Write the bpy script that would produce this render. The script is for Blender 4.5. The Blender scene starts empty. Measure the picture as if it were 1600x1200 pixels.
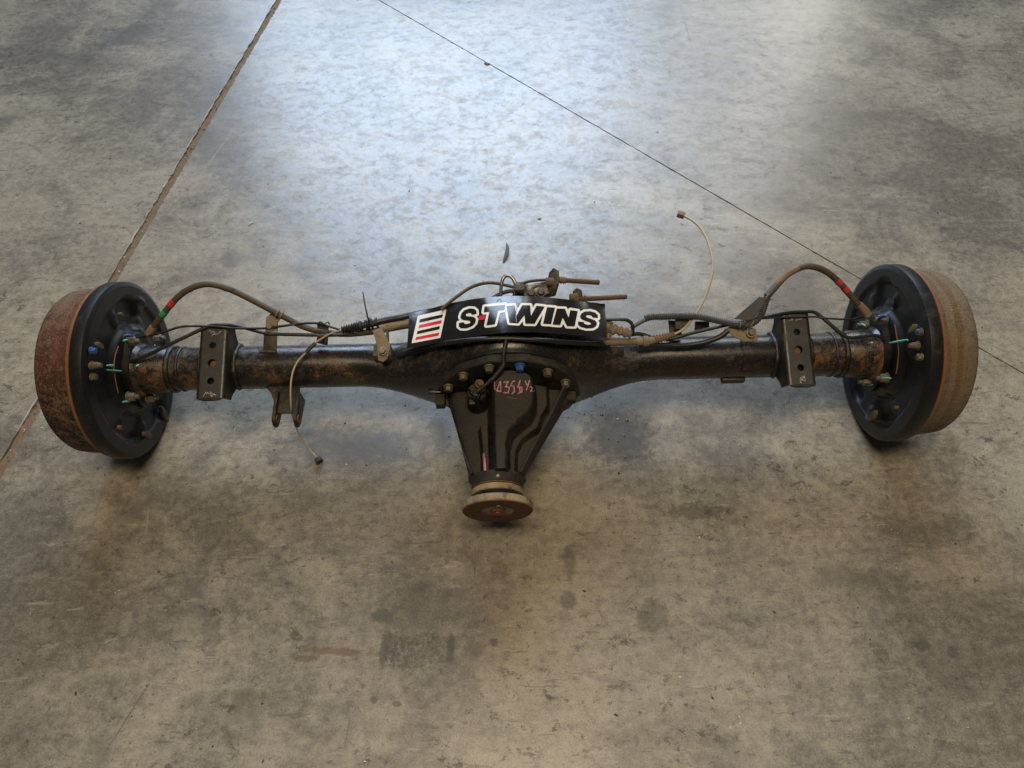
import bpy, bmesh, math, random
import numpy as np
from mathutils import Vector, Matrix

random.seed(7)
sc = bpy.context.scene
COL = sc.collection

# ------------------------------------------------------------------ camera, world, lamps, exposure
FPX = 1130.0                                   # focal length in pixels of a 1600 px wide frame
PITCH = math.radians(54.0)                     # looking down
ROLL = math.radians(-1.3)
CAM = Vector((0.008, -0.766, 1.141))
cam_d = bpy.data.cameras.new('camera')
cam = bpy.data.objects.new('camera', cam_d)
COL.objects.link(cam)
sc.camera = cam
cam_d.sensor_width = 36.0
cam_d.lens = 36.0 * FPX / 1600.0
cam_d.clip_start = 0.02
cam_d.clip_end = 200.0
F = Vector((0, math.cos(PITCH), -math.sin(PITCH)))
U0 = Vector((0, math.sin(PITCH), math.cos(PITCH)))
R0 = Vector((1, 0, 0))
RT = R0 * math.cos(ROLL) + U0 * math.sin(ROLL)
UP = U0 * math.cos(ROLL) - R0 * math.sin(ROLL)
cam.matrix_world = Matrix(((RT.x, UP.x, -F.x, CAM.x), (RT.y, UP.y, -F.y, CAM.y), (RT.z, UP.z, -F.z, CAM.z), (0, 0, 0, 1)))

world = bpy.data.worlds.new('World')
sc.world = world
world.use_nodes = True
wb = world.node_tree.nodes['Background']
wb.inputs['Color'].default_value = (0.95, 0.93, 0.88, 1)
wb.inputs['Strength'].default_value = 0.055


def area(name, loc, target, sx, sy, power, col):
    d = bpy.data.lights.new(name, 'AREA')
    d.shape = 'RECTANGLE'
    d.size, d.size_y, d.energy, d.color = sx, sy, power, col
    o = bpy.data.objects.new(name, d)
    COL.objects.link(o)
    o.location = loc
    o.rotation_euler = (Vector(target) - Vector(loc)).to_track_quat('-Z', 'Y').to_euler()
    return o


# daylight through the open roller door across the workshop, and the skylight / strip lamps of the roof; two added lamps shape the floor sheen
area('door_daylight', (-0.52, 5.0, 3.45), (-0.52, 0.0, 3.45), 3.2, 3.6, 430, (0.62, 0.78, 1.0))
area('sheen_side_fill', (1.62, 5.0, 3.3), (1.62, 0.0, 3.3), 1.0, 3.3, 50, (0.82, 0.91, 1.0))  # added lamp, fills the dimmer right part of the floor reflection
area('sheen_streak_lamp', (2.42, 5.0, 3.3), (2.42, 0.0, 3.3), 0.38, 3.5, 42, (1.0, 0.96, 0.90))  # added narrow lamp that makes the pale streak on the floor
area('roof_light', (0.0, -1.05, 4.0), (0.0, -1.0, 0.0), 1.9, 1.0, 108, (1.0, 0.80, 0.54))

sc.view_settings.view_transform = 'Standard'
sc.view_settings.look = 'None'
sc.view_settings.gamma = 1.0
sc.view_settings.exposure = 0.0
sc.view_settings.use_curve_mapping = False
sc.cycles.adaptive_threshold = 0.025
sc.cycles.max_bounces = 6
sc.cycles.diffuse_bounces = 3
sc.cycles.glossy_bounces = 3
sc.cycles.caustics_reflective = False

# ------------------------------------------------------------------ frames: the axle lies nose down on the floor
HA = 0.1524                                    # height of the axle's centre line (brake drum radius)
ALPHA = math.radians(8.5)
AX = Matrix.Translation((0, 0, HA)) @ Matrix.Rotation(ALPHA, 4, 'X')
AXI = AX.inverted()


def ray(px, py):
    return (F + RT * ((px - 800.0) / FPX) + UP * ((600.0 - py) / FPX))


def ph(px, py, z=0.0):
    """photo position of something at world height z"""
    d = ray(px, py)
    return CAM + d * ((z - CAM.z) / d.z)


def L(px, py, h):
    """photo position of something at height h above the axle's own plane, in axle coordinates"""
    o = AXI @ CAM
    d = AXI.to_3x3() @ ray(px, py)
    return o + d * ((h - o.z) / d.z)


def LX(px, py, x):
    """the same on a plane square to the axle"""
    o = AXI @ CAM
    d = AXI.to_3x3() @ ray(px, py)
    return o + d * ((x - o.x) / d.x)


def LW(px, py, z):
    return AXI @ ph(px, py, z)


# ------------------------------------------------------------------ node helpers
class NT:
    def __init__(s, name):
        s.m = bpy.data.materials.new(name)
        s.m.use_nodes = True
        s.t = s.m.node_tree
        s.t.nodes.clear()
        s.out = s.t.nodes.new('ShaderNodeOutputMaterial')
        s.p = s.t.nodes.new('ShaderNodeBsdfPrincipled')
        s.t.links.new(s.p.outputs[0], s.out.inputs[0])
        s.tc = s.t.nodes.new('ShaderNodeTexCoord')
        s.co = s.tc.outputs['Object']

    def _in(s, sock, v):
        if v is None:
            return
        if isinstance(v, bpy.types.NodeSocket):
            s.t.links.new(v, sock)
        elif isinstance(v, (tuple, list)) and len(v) == 3 and len(sock.default_value) == 4:
            sock.default_value = (*v, 1)
        else:
            sock.default_value = v

    def math(s, op, a, b=None, c=None, clamp=False):
        n = s.t.nodes.new('ShaderNodeMath')
        n.operation = op
        n.use_clamp = clamp
        s._in(n.inputs[0], a); s._in(n.inputs[1], b); s._in(n.inputs[2], c)
        return n.outputs[0]

    def noise(s, scale, detail=4, rough=0.55, dist=0.0, vec=None):
        n = s.t.nodes.new('ShaderNodeTexNoise')
        s._in(n.inputs['Vector'], vec or s.co)
        n.inputs['Scale'].default_value = scale
        n.inputs['Detail'].default_value = detail
        n.inputs['Roughness'].default_value = rough
        n.inputs['Distortion'].default_value = dist
        return n.outputs['Fac']

    def voro(s, scale, vec=None, feature='F1'):
        n = s.t.nodes.new('ShaderNodeTexVoronoi')
        n.feature = feature
        s._in(n.inputs['Vector'], vec or s.co)
        n.inputs['Scale'].default_value = scale
        return n.outputs['Distance']

    def mapping(s, rot=(0, 0, 0), scale=(1, 1, 1), loc=(0, 0, 0), vec=None):
        n = s.t.nodes.new('ShaderNodeMapping')
        s._in(n.inputs['Vector'], vec or s.co)
        n.inputs['Rotation'].default_value = rot
        n.inputs['Scale'].default_value = scale
        n.inputs['Location'].default_value = loc
        return n.outputs[0]

    def step(s, v, a, b, lo=0.0, hi=1.0):
        n = s.t.nodes.new('ShaderNodeMapRange')
        n.interpolation_type = 'SMOOTHSTEP'
        s._in(n.inputs['Value'], v)
        n.inputs['From Min'].default_value = a
        n.inputs['From Max'].default_value = b
        n.inputs['To Min'].default_value = lo
        n.inputs['To Max'].default_value = hi
        return n.outputs[0]

    def mix(s, f, a, b, blend='MIX'):
        n = s.t.nodes.new('ShaderNodeMix')
        n.data_type = 'RGBA'
        n.blend_type = blend
        s._in(n.inputs[0], f)
        s._in(n.inputs[6], a)
        s._in(n.inputs[7], b)
        return n.outputs[2]

    def xyz(s, vec=None):
        n = s.t.nodes.new('ShaderNodeSeparateXYZ')
        s._in(n.inputs[0], vec or s.co)
        return n.outputs

    def bump(s, h, strength=0.3, dist=0.002, normal=None):
        n = s.t.nodes.new('ShaderNodeBump')
        n.inputs['Strength'].default_value = strength
        n.inputs['Distance'].default_value = dist
        s._in(n.inputs['Height'], h)
        if normal is not None:
            s._in(n.inputs['Normal'], normal)
        return n.outputs[0]

    def set(s, color=None, rough=None, metal=None, spec=None, normal=None, coat=None):
        s._in(s.p.inputs['Base Color'], color)
        s._in(s.p.inputs['Roughness'], rough)
        s._in(s.p.inputs['Metallic'], metal)
        s._in(s.p.inputs['Specular IOR Level'], spec)
        s._in(s.p.inputs['Normal'], normal)
        s._in(s.p.inputs['Coat Weight'], coat)
        return s.m


def painted(name, base=(0.006, 0.0065, 0.008), rough=0.3, dust=0.35, dustcol=(0.16, 0.125, 0.08), rust=0.0,
            rustcol=(0.185, 0.078, 0.024), rustzone=None, scale=1.0, bumpy=0.25, spec=0.5):
    """black chassis paint under road dust, with rust breaking through"""
    t = NT(name)
    n1 = t.noise(14 * scale, 7, 0.72, 0.5)
    n2 = t.noise(95 * scale, 5, 0.78)
    n3 = t.noise(520 * scale, 3, 0.75)
    mixn = t.math('ADD', t.math('MULTIPLY', n1, 0.5), t.math('ADD', t.math('MULTIPLY', n2, 0.32), t.math('MULTIPLY', n3, 0.18)))
    dm = t.step(mixn, 0.545 - 0.16 * dust, 0.70 - 0.20 * dust, 0.0, min(1.0, 0.20 + dust * 0.9))
    spk = t.step(n3, 0.575, 0.635, 0.0, 0.75 * dust + 0.06)
    dm = t.math('MAXIMUM', dm, spk)
    thin = t.math('MULTIPLY', t.noise(5 * scale, 3), 0.05 + 0.10 * dust)
    dm = t.math('ADD', dm, thin, clamp=True)
    dcol = t.mix(n2, dustcol, tuple(c * 0.55 for c in dustcol))
    col = t.mix(dm, base, dcol)
    rgh = t.math('ADD', t.math('MULTIPLY', dm, 0.55), t.math('ADD', rough - 0.05, t.math('MULTIPLY', n2, 0.14)), clamp=True)
    hgt = t.math('ADD', t.math('MULTIPLY', n2, 0.5), t.math('MULTIPLY', n3, 0.35))
    if rust > 0:
        rn = t.math('ADD', t.math('MULTIPLY', t.noise(22 * scale, 6, 0.7, 0.6), 0.6), t.math('MULTIPLY', n3, 0.4))
        rm = t.step(rn, 0.62 - 0.24 * rust, 0.74 - 0.24 * rust)
        if rustzone is not None:
            rm = t.math('MULTIPLY', rm, rustzone(t))
        rc = t.mix(t.noise(160 * scale, 4, 0.7), rustcol, tuple(c * 0.28 for c in rustcol))
        rc = t.mix(t.step(n2, 0.45, 0.62, 0, 0.7), rc, (0.20, 0.135, 0.072))
        col = t.mix(rm, col, rc)
        rgh = t.math('MAXIMUM', rgh, t.math('MULTIPLY', rm, 0.85))
        hgt = t.math('ADD', hgt, t.math('MULTIPLY', rm, 0.5))
    return t.set(color=col, rough=rgh, spec=spec, normal=t.bump(hgt, bumpy, 0.0012))


def simple(name, col, rough=0.5, metal=0.0, var=0.35, scale=120, bumpy=0.2, dirt=None, dirtamt=0.5, spec=0.5):
    t = NT(name)
    n = t.noise(scale, 5, 0.65)
    nb = t.noise(scale * 0.18, 5, 0.65, 0.5)
    c = t.mix(n, tuple(x * (1 - var) for x in col), tuple(min(1, x * (1 + var)) for x in col))
    r = rough
    if dirt is not None:
        dm = t.step(t.math('ADD', t.math('MULTIPLY', nb, 0.6), t.math('MULTIPLY', n, 0.4)), 0.62 - 0.3 * dirtamt, 0.78 - 0.25 * dirtamt, 0, 0.92)
        c = t.mix(dm, c, dirt)
        r = t.math('ADD', t.math('MULTIPLY', dm, max(0.0, 0.85 - rough)), rough, clamp=True)
    return t.set(color=c, rough=r, metal=metal, spec=spec, normal=t.bump(n, bumpy, 0.001))


def zone_tube(t):
    """rust where the photograph shows it: the underside edge of the tube near both drums and in streaks between"""
    o = t.xyz()
    ax = t.math('ABSOLUTE', o[0])
    endz = t.step(ax, 0.47, 0.53)
    low = t.step(o[1], 0.012, -0.028)
    mid = t.math('MULTIPLY', low, t.step(t.noise(9, 3), 0.52, 0.62))
    a = t.math('MULTIPLY', endz, t.step(o[1], 0.016, -0.014))
    left = t.step(o[0], 0.0, -0.2, 0.12, 0.8)
    return t.math('MAXIMUM', a, t.math('MULTIPLY', mid, left))


M = {}
M['tube'] = painted('tube_black_paint', dust=0.35, rustcol=(0.24, 0.10, 0.03), rust=0.62, rustzone=zone_tube, rough=0.22, scale=1.2)
M['banjo'] = painted('banjo_black_paint', dust=0.30, rough=0.30, dustcol=(0.10, 0.088, 0.06), scale=1.1)
M['perch'] = painted('perch_black_paint', base=(0.010, 0.0105, 0.010), dust=0.36, rough=0.33, dustcol=(0.13, 0.115, 0.085), scale=1.4)
M['weld'] = painted('weld_bead', base=(0.006, 0.006, 0.007), dust=0.35, rough=0.35, bumpy=0.8, scale=2)
M['plate'] = painted('backing_plate_paint', base=(0.0050, 0.0060, 0.0088), dust=0.20, rough=0.40, spec=0.4, dustcol=(0.10, 0.09, 0.07), scale=0.9, bumpy=0.12)
M['cast'] = painted('cast_iron_paint', base=(0.013, 0.0125, 0.0105), dust=0.46, rough=0.55, dustcol=(0.092, 0.080, 0.056), scale=1.5, bumpy=1.0, spec=0.4)
M['bracket_rust'] = painted('rusty_bracket', dust=0.35, rust=0.42, rustcol=(0.15, 0.065, 0.022), rough=0.45, scale=1.6)
M['clip'] = painted('dark_bracket', base=(0.012, 0.012, 0.012), dust=0.6, rough=0.4, scale=2, dustcol=(0.2, 0.17, 0.12))
M['blueblack'] = painted('blue_black_bracket', base=(0.006, 0.008, 0.016), dust=0.12, rough=0.25, scale=2)
M['tan'] = simple('dust_covered_metal', (0.235, 0.185, 0.125), 0.85, var=0.4, scale=220, dirt=(0.075, 0.055, 0.035), dirtamt=0.42)
M['boot'] = simple('black_rubber', (0.016, 0.0155, 0.015), 0.55, var=0.3, dirt=(0.11, 0.085, 0.055), dirtamt=0.35)
M['hose'] = simple('dusty_hose', (0.075, 0.055, 0.033), 0.6, var=0.4, scale=90, dirt=(0.02, 0.018, 0.015), dirtamt=0.45)
M['hosetan'] = simple('tan_hose', (0.20, 0.138, 0.078), 0.7, var=0.4, scale=140, dirt=(0.045, 0.035, 0.024), dirtamt=0.45)
M['black_hose'] = simple('black_hose', (0.013, 0.013, 0.013), 0.4, var=0.3, scale=90, dirt=(0.07, 0.055, 0.04), dirtamt=0.25)
M['conduit'] = simple('grey_conduit', (0.07, 0.072, 0.07), 0.55, var=0.3, dirt=(0.16, 0.12, 0.075), dirtamt=0.3)
M['cable'] = simple('yellowed_cable', (0.44, 0.37, 0.235), 0.5, var=0.25, scale=60, dirt=(0.06, 0.05, 0.03), dirtamt=0.28)
M['pipe'] = simple('brake_pipe', (0.02, 0.02, 0.02), 0.33, var=0.3, dirt=(0.08, 0.065, 0.045), dirtamt=0.2)
M['steel'] = simple('bare_steel_pipe', (0.24, 0.24, 0.25), 0.28, metal=0.9, var=0.2)
M['zinc'] = simple('zinc_bolt', (0.175, 0.15, 0.105), 0.5, metal=0.35, var=0.45, scale=260, dirt=(0.055, 0.04, 0.025), dirtamt=0.45)
M['rustbolt'] = simple('rusty_bolt', (0.15, 0.075, 0.028), 0.75, var=0.55, scale=260, dirt=(0.03, 0.024, 0.02), dirtamt=0.45)
M['rod'] = simple('rusty_rod', (0.10, 0.052, 0.026), 0.7, var=0.5, scale=120, dirt=(0.035, 0.028, 0.02), dirtamt=0.45)
M['blue'] = simple('blue_paint_mark', (0.015, 0.12, 0.45), 0.5, var=0.4, scale=320, dirt=(0.06, 0.05, 0.035), dirtamt=0.62)
M['shield'] = painted('grey_shield', base=(0.10, 0.11, 0.13), dust=0.4, rough=0.35, dustcol=(0.2, 0.17, 0.12), scale=2)
M['teal'] = simple('green_paint_mark', (0.16, 0.52, 0.38), 0.5, var=0.2)
M['pink'] = simple('pink_paint_marker', (0.50, 0.20, 0.24), 0.6, var=0.4, scale=500, dirt=(0.06, 0.035, 0.032), dirtamt=0.5)
M['redband'] = simple('red_band', (0.50, 0.035, 0.045), 0.55, var=0.2)
M['greenband'] = simple('green_band', (0.02, 0.28, 0.12), 0.55, var=0.2)
M['hole'] = simple('recess_shade', (0.004, 0.004, 0.004), 0.9, var=0.1)  # near-black, shade of holes and gaps put into the colour
M['line'] = simple('rust_run', (0.20, 0.085, 0.03), 0.8, var=0.4, scale=200)
M['plug'] = simple('dusty_plug', (0.115, 0.088, 0.056), 0.85, var=0.35, scale=200)
M['white_scuff'] = simple('pale_scuff', (0.36, 0.34, 0.29), 0.7, var=0.25, scale=300)


def drum_mat(name, c1, c2, c3, amt):
    t = NT(name)
    o = t.xyz()
    stv = t.mapping(scale=(14, 1, 1))
    n1 = t.noise(9, 6, 0.7, 0.3)
    n2 = t.noise(70, 5, 0.75)
    n4 = t.noise(260, 3, 0.7)
    ng = t.noise(5, 4, 0.6, vec=stv)
    a = t.mix(t.step(n1, 0.38, 0.62), c1, c2)
    a = t.mix(t.step(ng, 0.46, 0.60, 0, 0.8), a, c3)
    n5 = t.noise(150, 6, 0.85, vec=t.mapping(scale=(2.4, 1, 1)))
    g = t.math('ADD', t.math('MULTIPLY', n5, 0.42), t.math('ADD', t.math('MULTIPLY', n1, 0.33), t.math('MULTIPLY', n2, 0.25)))
    dk = t.step(g, 0.535 - amt * 0.07, 0.560 - amt * 0.07, 0, 0.25 + amt * 0.95)
    col = t.mix(dk, a, (0.017, 0.014, 0.014))
    col = t.mix(t.step(n4, 0.50, 0.66, 0, 0.5), col, c2)
    red = t.math('MULTIPLY', t.step(o[2], 0.085, 0.15, 0, 0.6 * (amt > 0.3)), t.step(t.math('ADD', t.math('MULTIPLY', n1, 0.5), t.math('MULTIPLY', n5, 0.5)), 0.44, 0.56))
    col = t.mix(red, col, (0.17, 0.055, 0.042))
    return t.set(color=col, rough=0.8, spec=0.3, normal=t.bump(t.math('ADD', n2, t.math('MULTIPLY', n4, 0.5)), 0.9, 0.0030))


M['drum_dark'] = drum_mat('drum_red_rust', (0.13, 0.058, 0.027), (0.165, 0.090, 0.045), (0.14, 0.105, 0.066), 0.80)
M['drum_tan'] = drum_mat('drum_tan_rust', (0.160, 0.122, 0.078), (0.185, 0.148, 0.098), (0.130, 0.072, 0.032), 0.16)
M['drum_rim'] = simple('drum_rim_rust', (0.20, 0.085, 0.032), 0.85, var=0.5, scale=140, dirt=(0.06, 0.033, 0.02), dirtamt=0.4)
M['flange_face'] = simple('flange_red_rust', (0.11, 0.038, 0.017), 0.8, var=0.7, scale=260, dirt=(0.10, 0.066, 0.036), dirtamt=0.45)
M['flange_side'] = simple('flange_dusty_side', (0.30, 0.235, 0.14), 0.85, var=0.45, scale=150, dirt=(0.05, 0.043, 0.036), dirtamt=0.52)
M['flange_hub'] = simple('flange_hub_rust', (0.18, 0.03, 0.012), 0.6, var=0.4, scale=160)

t = NT('sign_black_vinyl')
sn = t.noise(60, 5, 0.7)
scr = t.noise(18, 4, 0.7, vec=t.mapping(rot=(0, 0, 0.5), scale=(1, 9, 1)))
M['vinyl'] = t.set(color=t.mix(t.step(t.noise(240, 4, 0.8), 0.62, 0.75, 0, 0.2), (0.011, 0.011, 0.0105), (0.16, 0.14, 0.11)),
                   rough=t.math('ADD', 0.10, t.math('MULTIPLY', sn, 0.22)), spec=0.6,
                   normal=t.bump(t.noise(16, 3, 0.5), 0.35, 0.004))
M['vinyl_white'] = simple('sign_white_vinyl', (0.74, 0.72, 0.66), 0.28, var=0.10, scale=160, bumpy=0.05, dirt=(0.50, 0.46, 0.38), dirtamt=0.3)
M['vinyl_red'] = simple('sign_red_vinyl', (0.58, 0.018, 0.045), 0.32, var=0.1, scale=90, bumpy=0.05)
M['vinyl_ink'] = simple('sign_black_ink', (0.012, 0.012, 0.0115), 0.20, var=0.2, scale=90, bumpy=0.05)


# ------------------------------------------------------------------ floor material
def floor_mat():
    t = NT('polished_concrete')
    o = t.xyz()
    big = t.noise(1.5, 3, 0.5, 0.6)
    mid = t.noise(5.0, 5, 0.65, 0.8)
    mid2 = t.noise(15.0, 8, 0.74, 0.7, vec=t.mapping(loc=(3.1, 7.7, 0), rot=(0, 0, 0.6), scale=(1.0, 1.5, 1)))
    fine = t.noise(60, 6, 0.80)
    grit = t.noise(360, 3, 0.75)
    sweep = t.noise(7, 6, 0.72, 1.0, vec=t.mapping(rot=(0, 0, -0.5), scale=(0.9, 2.6, 1)))
    m = t.math('ADD', t.math('MULTIPLY', big, 0.32), t.math('MULTIPLY', mid, 0.28))
    m = t.math('ADD', m, t.math('MULTIPLY', sweep, 0.18))
    m = t.math('ADD', m, t.math('MULTIPLY', mid2, 0.14))
    m = t.math('ADD', m, t.math('MULTIPLY', fine, 0.08))
    col = t.mix(t.step(m, 0.44, 0.565), (0.135, 0.121, 0.098), (0.335, 0.298, 0.225))
    # cooler grey drifts
    col = t.mix(t.step(mid2, 0.52, 0.63, 0, 0.50), col, (0.160, 0.148, 0.128))
    col = t.mix(t.step(sweep, 0.55, 0.66, 0, 0.35), col, (0.140, 0.131, 0.118))
    # fine mottling
    col = t.mix(t.step(fine, 0.40, 0.60, 0.0, 1.0), t.mix(0.22, col, (0.085, 0.075, 0.060)), t.mix(0.13, col, (0.47, 0.43, 0.35)))
    col = t.mix(t.step(grit, 0.555, 0.63, 0, 0.5), col, (0.08, 0.073, 0.064))
    col = t.mix(t.step(grit, 0.43, 0.36, 0, 0.35), col, (0.42, 0.39, 0.33))
    # tyre / oil smudges
    sm = t.math('ADD', t.math('MULTIPLY', t.noise(7.5, 3, 0.5, 0.4, vec=t.mapping(loc=(11, 2, 0))), 0.72), t.math('MULTIPLY', fine, 0.28))
    smudge = t.step(sm, 0.60, 0.66, 0, 0.45)
    col = t.mix(smudge, col, (0.085, 0.080, 0.078))
    sm2 = t.math('ADD', t.math('MULTIPLY', t.noise(26, 3, 0.5, 0.3, vec=t.mapping(loc=(5, 9, 0))), 0.7), t.math('MULTIPLY', fine, 0.3))
    col = t.mix(t.step(sm2, 0.625, 0.66, 0, 0.5), col, (0.095, 0.088, 0.080))
    # crisp flecks and short scuffs of rubber and oil
    n_f = t.noise(24, 9, 0.82, 0.3, vec=t.mapping(loc=(2, 4, 0), rot=(0, 0, 0.4), scale=(1, 1.35, 1)))
    gate1 = t.step(t.noise(3.4, 3, 0.6, vec=t.mapping(loc=(7, 1, 0))), 0.42, 0.62)
    col = t.mix(t.math('MULTIPLY', t.step(n_f, 0.570, 0.590, 0, 0.8), gate1), col, (0.072, 0.066, 0.056))
    n_g = t.noise(62, 6, 0.8, 0.2, vec=t.mapping(loc=(6, 3, 0)))
    col = t.mix(t.step(n_g, 0.605, 0.625, 0, 0.75), col, (0.070, 0.064, 0.055))
    n_s = t.noise(30, 4, 0.7, vec=t.mapping(rot=(0, 0, 0.75), scale=(0.32, 2.2, 1)))
    col = t.mix(t.step(n_s, 0.63, 0.66, 0, 0.5), col, (0.085, 0.077, 0.066))
    n_p = t.noise(34, 5, 0.75, vec=t.mapping(rot=(0, 0, -0.6), scale=(0.35, 1.8, 1), loc=(4, 4, 0)))
    col = t.mix(t.step(n_p, 0.62, 0.66, 0, 0.4), col, (0.42, 0.385, 0.31))
    # pin-head specks
    vd = t.voro(26)
    sp = t.math('MULTIPLY', t.step(vd, 0.085, 0.045), t.step(t.noise(9, 2), 0.48, 0.62))
    col = t.mix(t.math('MULTIPLY', sp, 0.7), col, (0.05, 0.046, 0.04))
    # hairline scratches
    scr = None
    for k, (rz, sx, sy) in enumerate([(0.25, 0.5, 46), (1.3, 0.7, 52)]):
        v = t.mapping(rot=(0, 0, rz), scale=(sx, sy, 1), loc=(k * 3.3, k * 1.7, 0))
        s1 = t.step(t.math('ABSOLUTE', t.math('SUBTRACT', t.noise(3.0, 2, 0.5, 0.15, vec=v), 0.5)), 0.010, 0.002)
        gate = t.step(t.noise(3.1, 2, 0.5, vec=t.mapping(loc=(k * 9.1, 4, 0))), 0.56, 0.66)
        s1 = t.math('MULTIPLY', s1, gate)
        scr = s1 if scr is None else t.math('MAXIMUM', scr, s1)
    col = t.mix(t.math('MULTIPLY', scr, 0.32), col, (0.075, 0.07, 0.065))

    def stain_or_sheen(px, py, rx, ry, c, amt, soft=0.35, wob=0.5, rot=0.0, tex=None):
        nonlocal col
        C0 = ph(px, py)
        cr, sr = math.cos(rot), math.sin(rot)
        A = ph(px + rx * cr, py + rx * sr) - C0
        B = ph(px - ry * sr, py + ry * cr) - C0
        det = A.x * B.y - A.y * B.x
        i00, i01, i10, i11 = B.y / det, -B.x / det, -A.y / det, A.x / det
        dx = t.math('SUBTRACT', o[0], C0.x)
        dy = t.math('SUBTRACT', o[1], C0.y)
        a = t.math('ADD', t.math('MULTIPLY', dx, i00), t.math('MULTIPLY', dy, i01))
        b = t.math('ADD', t.math('MULTIPLY', dx, i10), t.math('MULTIPLY', dy, i11))
        if wob < 0:                              # a rectangle
            r = t.math('MAXIMUM', t.math('ABSOLUTE', a), t.math('ABSOLUTE', b))
            r = t.math('ADD', r, t.math('MULTIPLY', t.math('SUBTRACT', fine, 0.5), -wob))
        else:
            r = t.math('SQRT', t.math('ADD', t.math('MULTIPLY', a, a), t.math('MULTIPLY', b, b)))
            r = t.math('ADD', r, t.math('MULTIPLY', t.math('SUBTRACT', mid2, 0.5), wob * 2))
            r = t.math('ADD', r, t.math('MULTIPLY', t.math('SUBTRACT', fine, 0.5), wob * 1.6))
        k = t.step(r, 1.0 + soft * 0.3, 1.0 - soft, 0, min(0.92, amt * 1.35))
        if tex:
            k = t.math('MULTIPLY', k, t.step(t.noise(tex, 4, 0.8), 0.42, 0.58))
        col = t.mix(k, col, c)
        return k

    dk = (0.066, 0.061, 0.054)
    stain_or_sheen(1083, 800, 52, 15, dk, 0.42, 0.4, 1.3)
    stain_or_sheen(600, 1018, 8, 34, dk, 0.5, 0.4, 0.9, rot=0.12)
    stain_or_sheen(704, 1014, 7, 27, dk, 0.55, 0.4, 0.8, rot=0.06)
    stain_or_sheen(652, 1018, 54, 30, dk, 0.50, 0.25, -0.55, tex=150)
    stain_or_sheen(525, 1018, 62, 8, (0.135, 0.075, 0.04), 0.5, 0.5, 0.7, rot=0.06)
    stain_or_sheen(472, 1030, 24, 6, (0.13, 0.075, 0.045), 0.45, 0.5, 0.7)
    stain_or_sheen(597, 962, 17, 13, dk, 0.42, 0.4, 0.5)
    stain_or_sheen(722, 294, 33, 15, (0.10, 0.095, 0.09), 0.42, 0.4, -0.6, rot=-0.35)
    stain_or_sheen(740, 337, 36, 7, (0.10, 0.095, 0.09), 0.40, 0.4, 0.7)
    stain_or_sheen(1018, 962, 26, 32, dk, 0.30, 0.3, 0.6)
    stain_or_sheen(890, 875, 13, 34, dk, 0.36, 0.5, 0.6)
    stain_or_sheen(888, 938, 15, 16, dk, 0.42, 0.4, 0.5)
    stain_or_sheen(710, 925, 17, 9, dk, 0.34, 0.4, 0.6)
    stain_or_sheen(330, 985, 20, 38, dk, 0.30, 0.4, 0.9)
    stain_or_sheen(772, 1003, 7, 7, dk, 0.5, 0.3, 0.3)
    stain_or_sheen(584, 1094, 6, 6, dk, 0.5, 0.3, 0.3)
    stain_or_sheen(620, 1100, 8, 5, dk, 0.5, 0.3, 0.3)
    stain_or_sheen(690, 680, 18, 34, dk, 0.32, 0.35, 0.9)
    stain_or_sheen(560, 700, 110, 36, (0.085, 0.085, 0.09), 0.55, 0.7, 0.6)  # blue-grey tint standing for the sky's reflection on the floor
    oil = stain_or_sheen(965, 680, 62, 52, (0.085, 0.085, 0.09), 0.62, 0.6, 0.5)  # oil film; its blue-grey also paints in the sky's reflection
    stain_or_sheen(1460, 480, 34, 14, dk, 0.30, 0.5, 0.8)
    stain_or_sheen(1440, 1010, 16, 10, dk, 0.45, 0.4, 0.6)
    stain_or_sheen(1487, 1018, 10, 12, dk, 0.45, 0.4, 0.6)
    stain_or_sheen(1150, 108, 34, 20, (0.11, 0.105, 0.10), 0.40, 0.5, 0.8)
    stain_or_sheen(200, 55, 70, 18, (0.09, 0.088, 0.09), 0.40, 0.6, 0.8, rot=-0.25)
    stain_or_sheen(120, 95, 110, 30, (0.09, 0.088, 0.085), 0.40, 0.7, 0.9)
    stain_or_sheen(203, 1115, 1.6, 88, dk, 0.42, 0.9, 0.12, rot=0.565)
    stain_or_sheen(542, 1148, 1.5, 30, dk, 0.42, 0.9, 0.12, rot=0.17)
    stain_or_sheen(742, 890, 1.4, 20, dk, 0.42, 0.9, 0.12, rot=0.05)
    stain_or_sheen(1060, 1049, 30, 1.0, dk, 0.38, 0.9, 0.1, rot=0.03)
    stain_or_sheen(330, 900, 60, 1.3, dk, 0.30, 0.9, 0.12, rot=0.1)
    stain_or_sheen(975, 555 + 555, 2, 16, (0.36, 0.33, 0.27), 0.4, 0.9, 0.1, rot=1.35)
    stain_or_sheen(1073, 45, 1.6, 34, dk, 0.5, 0.9, 0.12, rot=-0.28)
    stain_or_sheen(230, 815, 2.2, 26, (0.36, 0.33, 0.27), 0.35, 0.9, 0.2, rot=0.12)
    stain_or_sheen(330, 250, 2.5, 90, (0.30, 0.28, 0.24), 0.3, 0.9, 0.3, rot=0.62)

    rg = t.math('ADD', 0.20, t.math('MULTIPLY', mid, 0.14))
    rg = t.math('ADD', rg, t.math('MULTIPLY', fine, 0.14))
    rg = t.math('SUBTRACT', rg, t.math('MULTIPLY', smudge, 0.10))
    rg = t.math('SUBTRACT', rg, t.math('MULTIPLY', oil, 0.22), clamp=True)
    hgt = t.noise(70, 4, 0.7)
    worn = t.math('ADD', t.math('MULTIPLY', mid2, 0.3), t.math('ADD', t.math('MULTIPLY', fine, 0.35), t.math('MULTIPLY', n_f, 0.35)))
    gl = t.step(worn, 0.56, 0.46, 0.38, 0.80)
    return t.set(color=col, rough=rg, spec=gl, normal=t.bump(hgt, 0.15, 0.0014))


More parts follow.
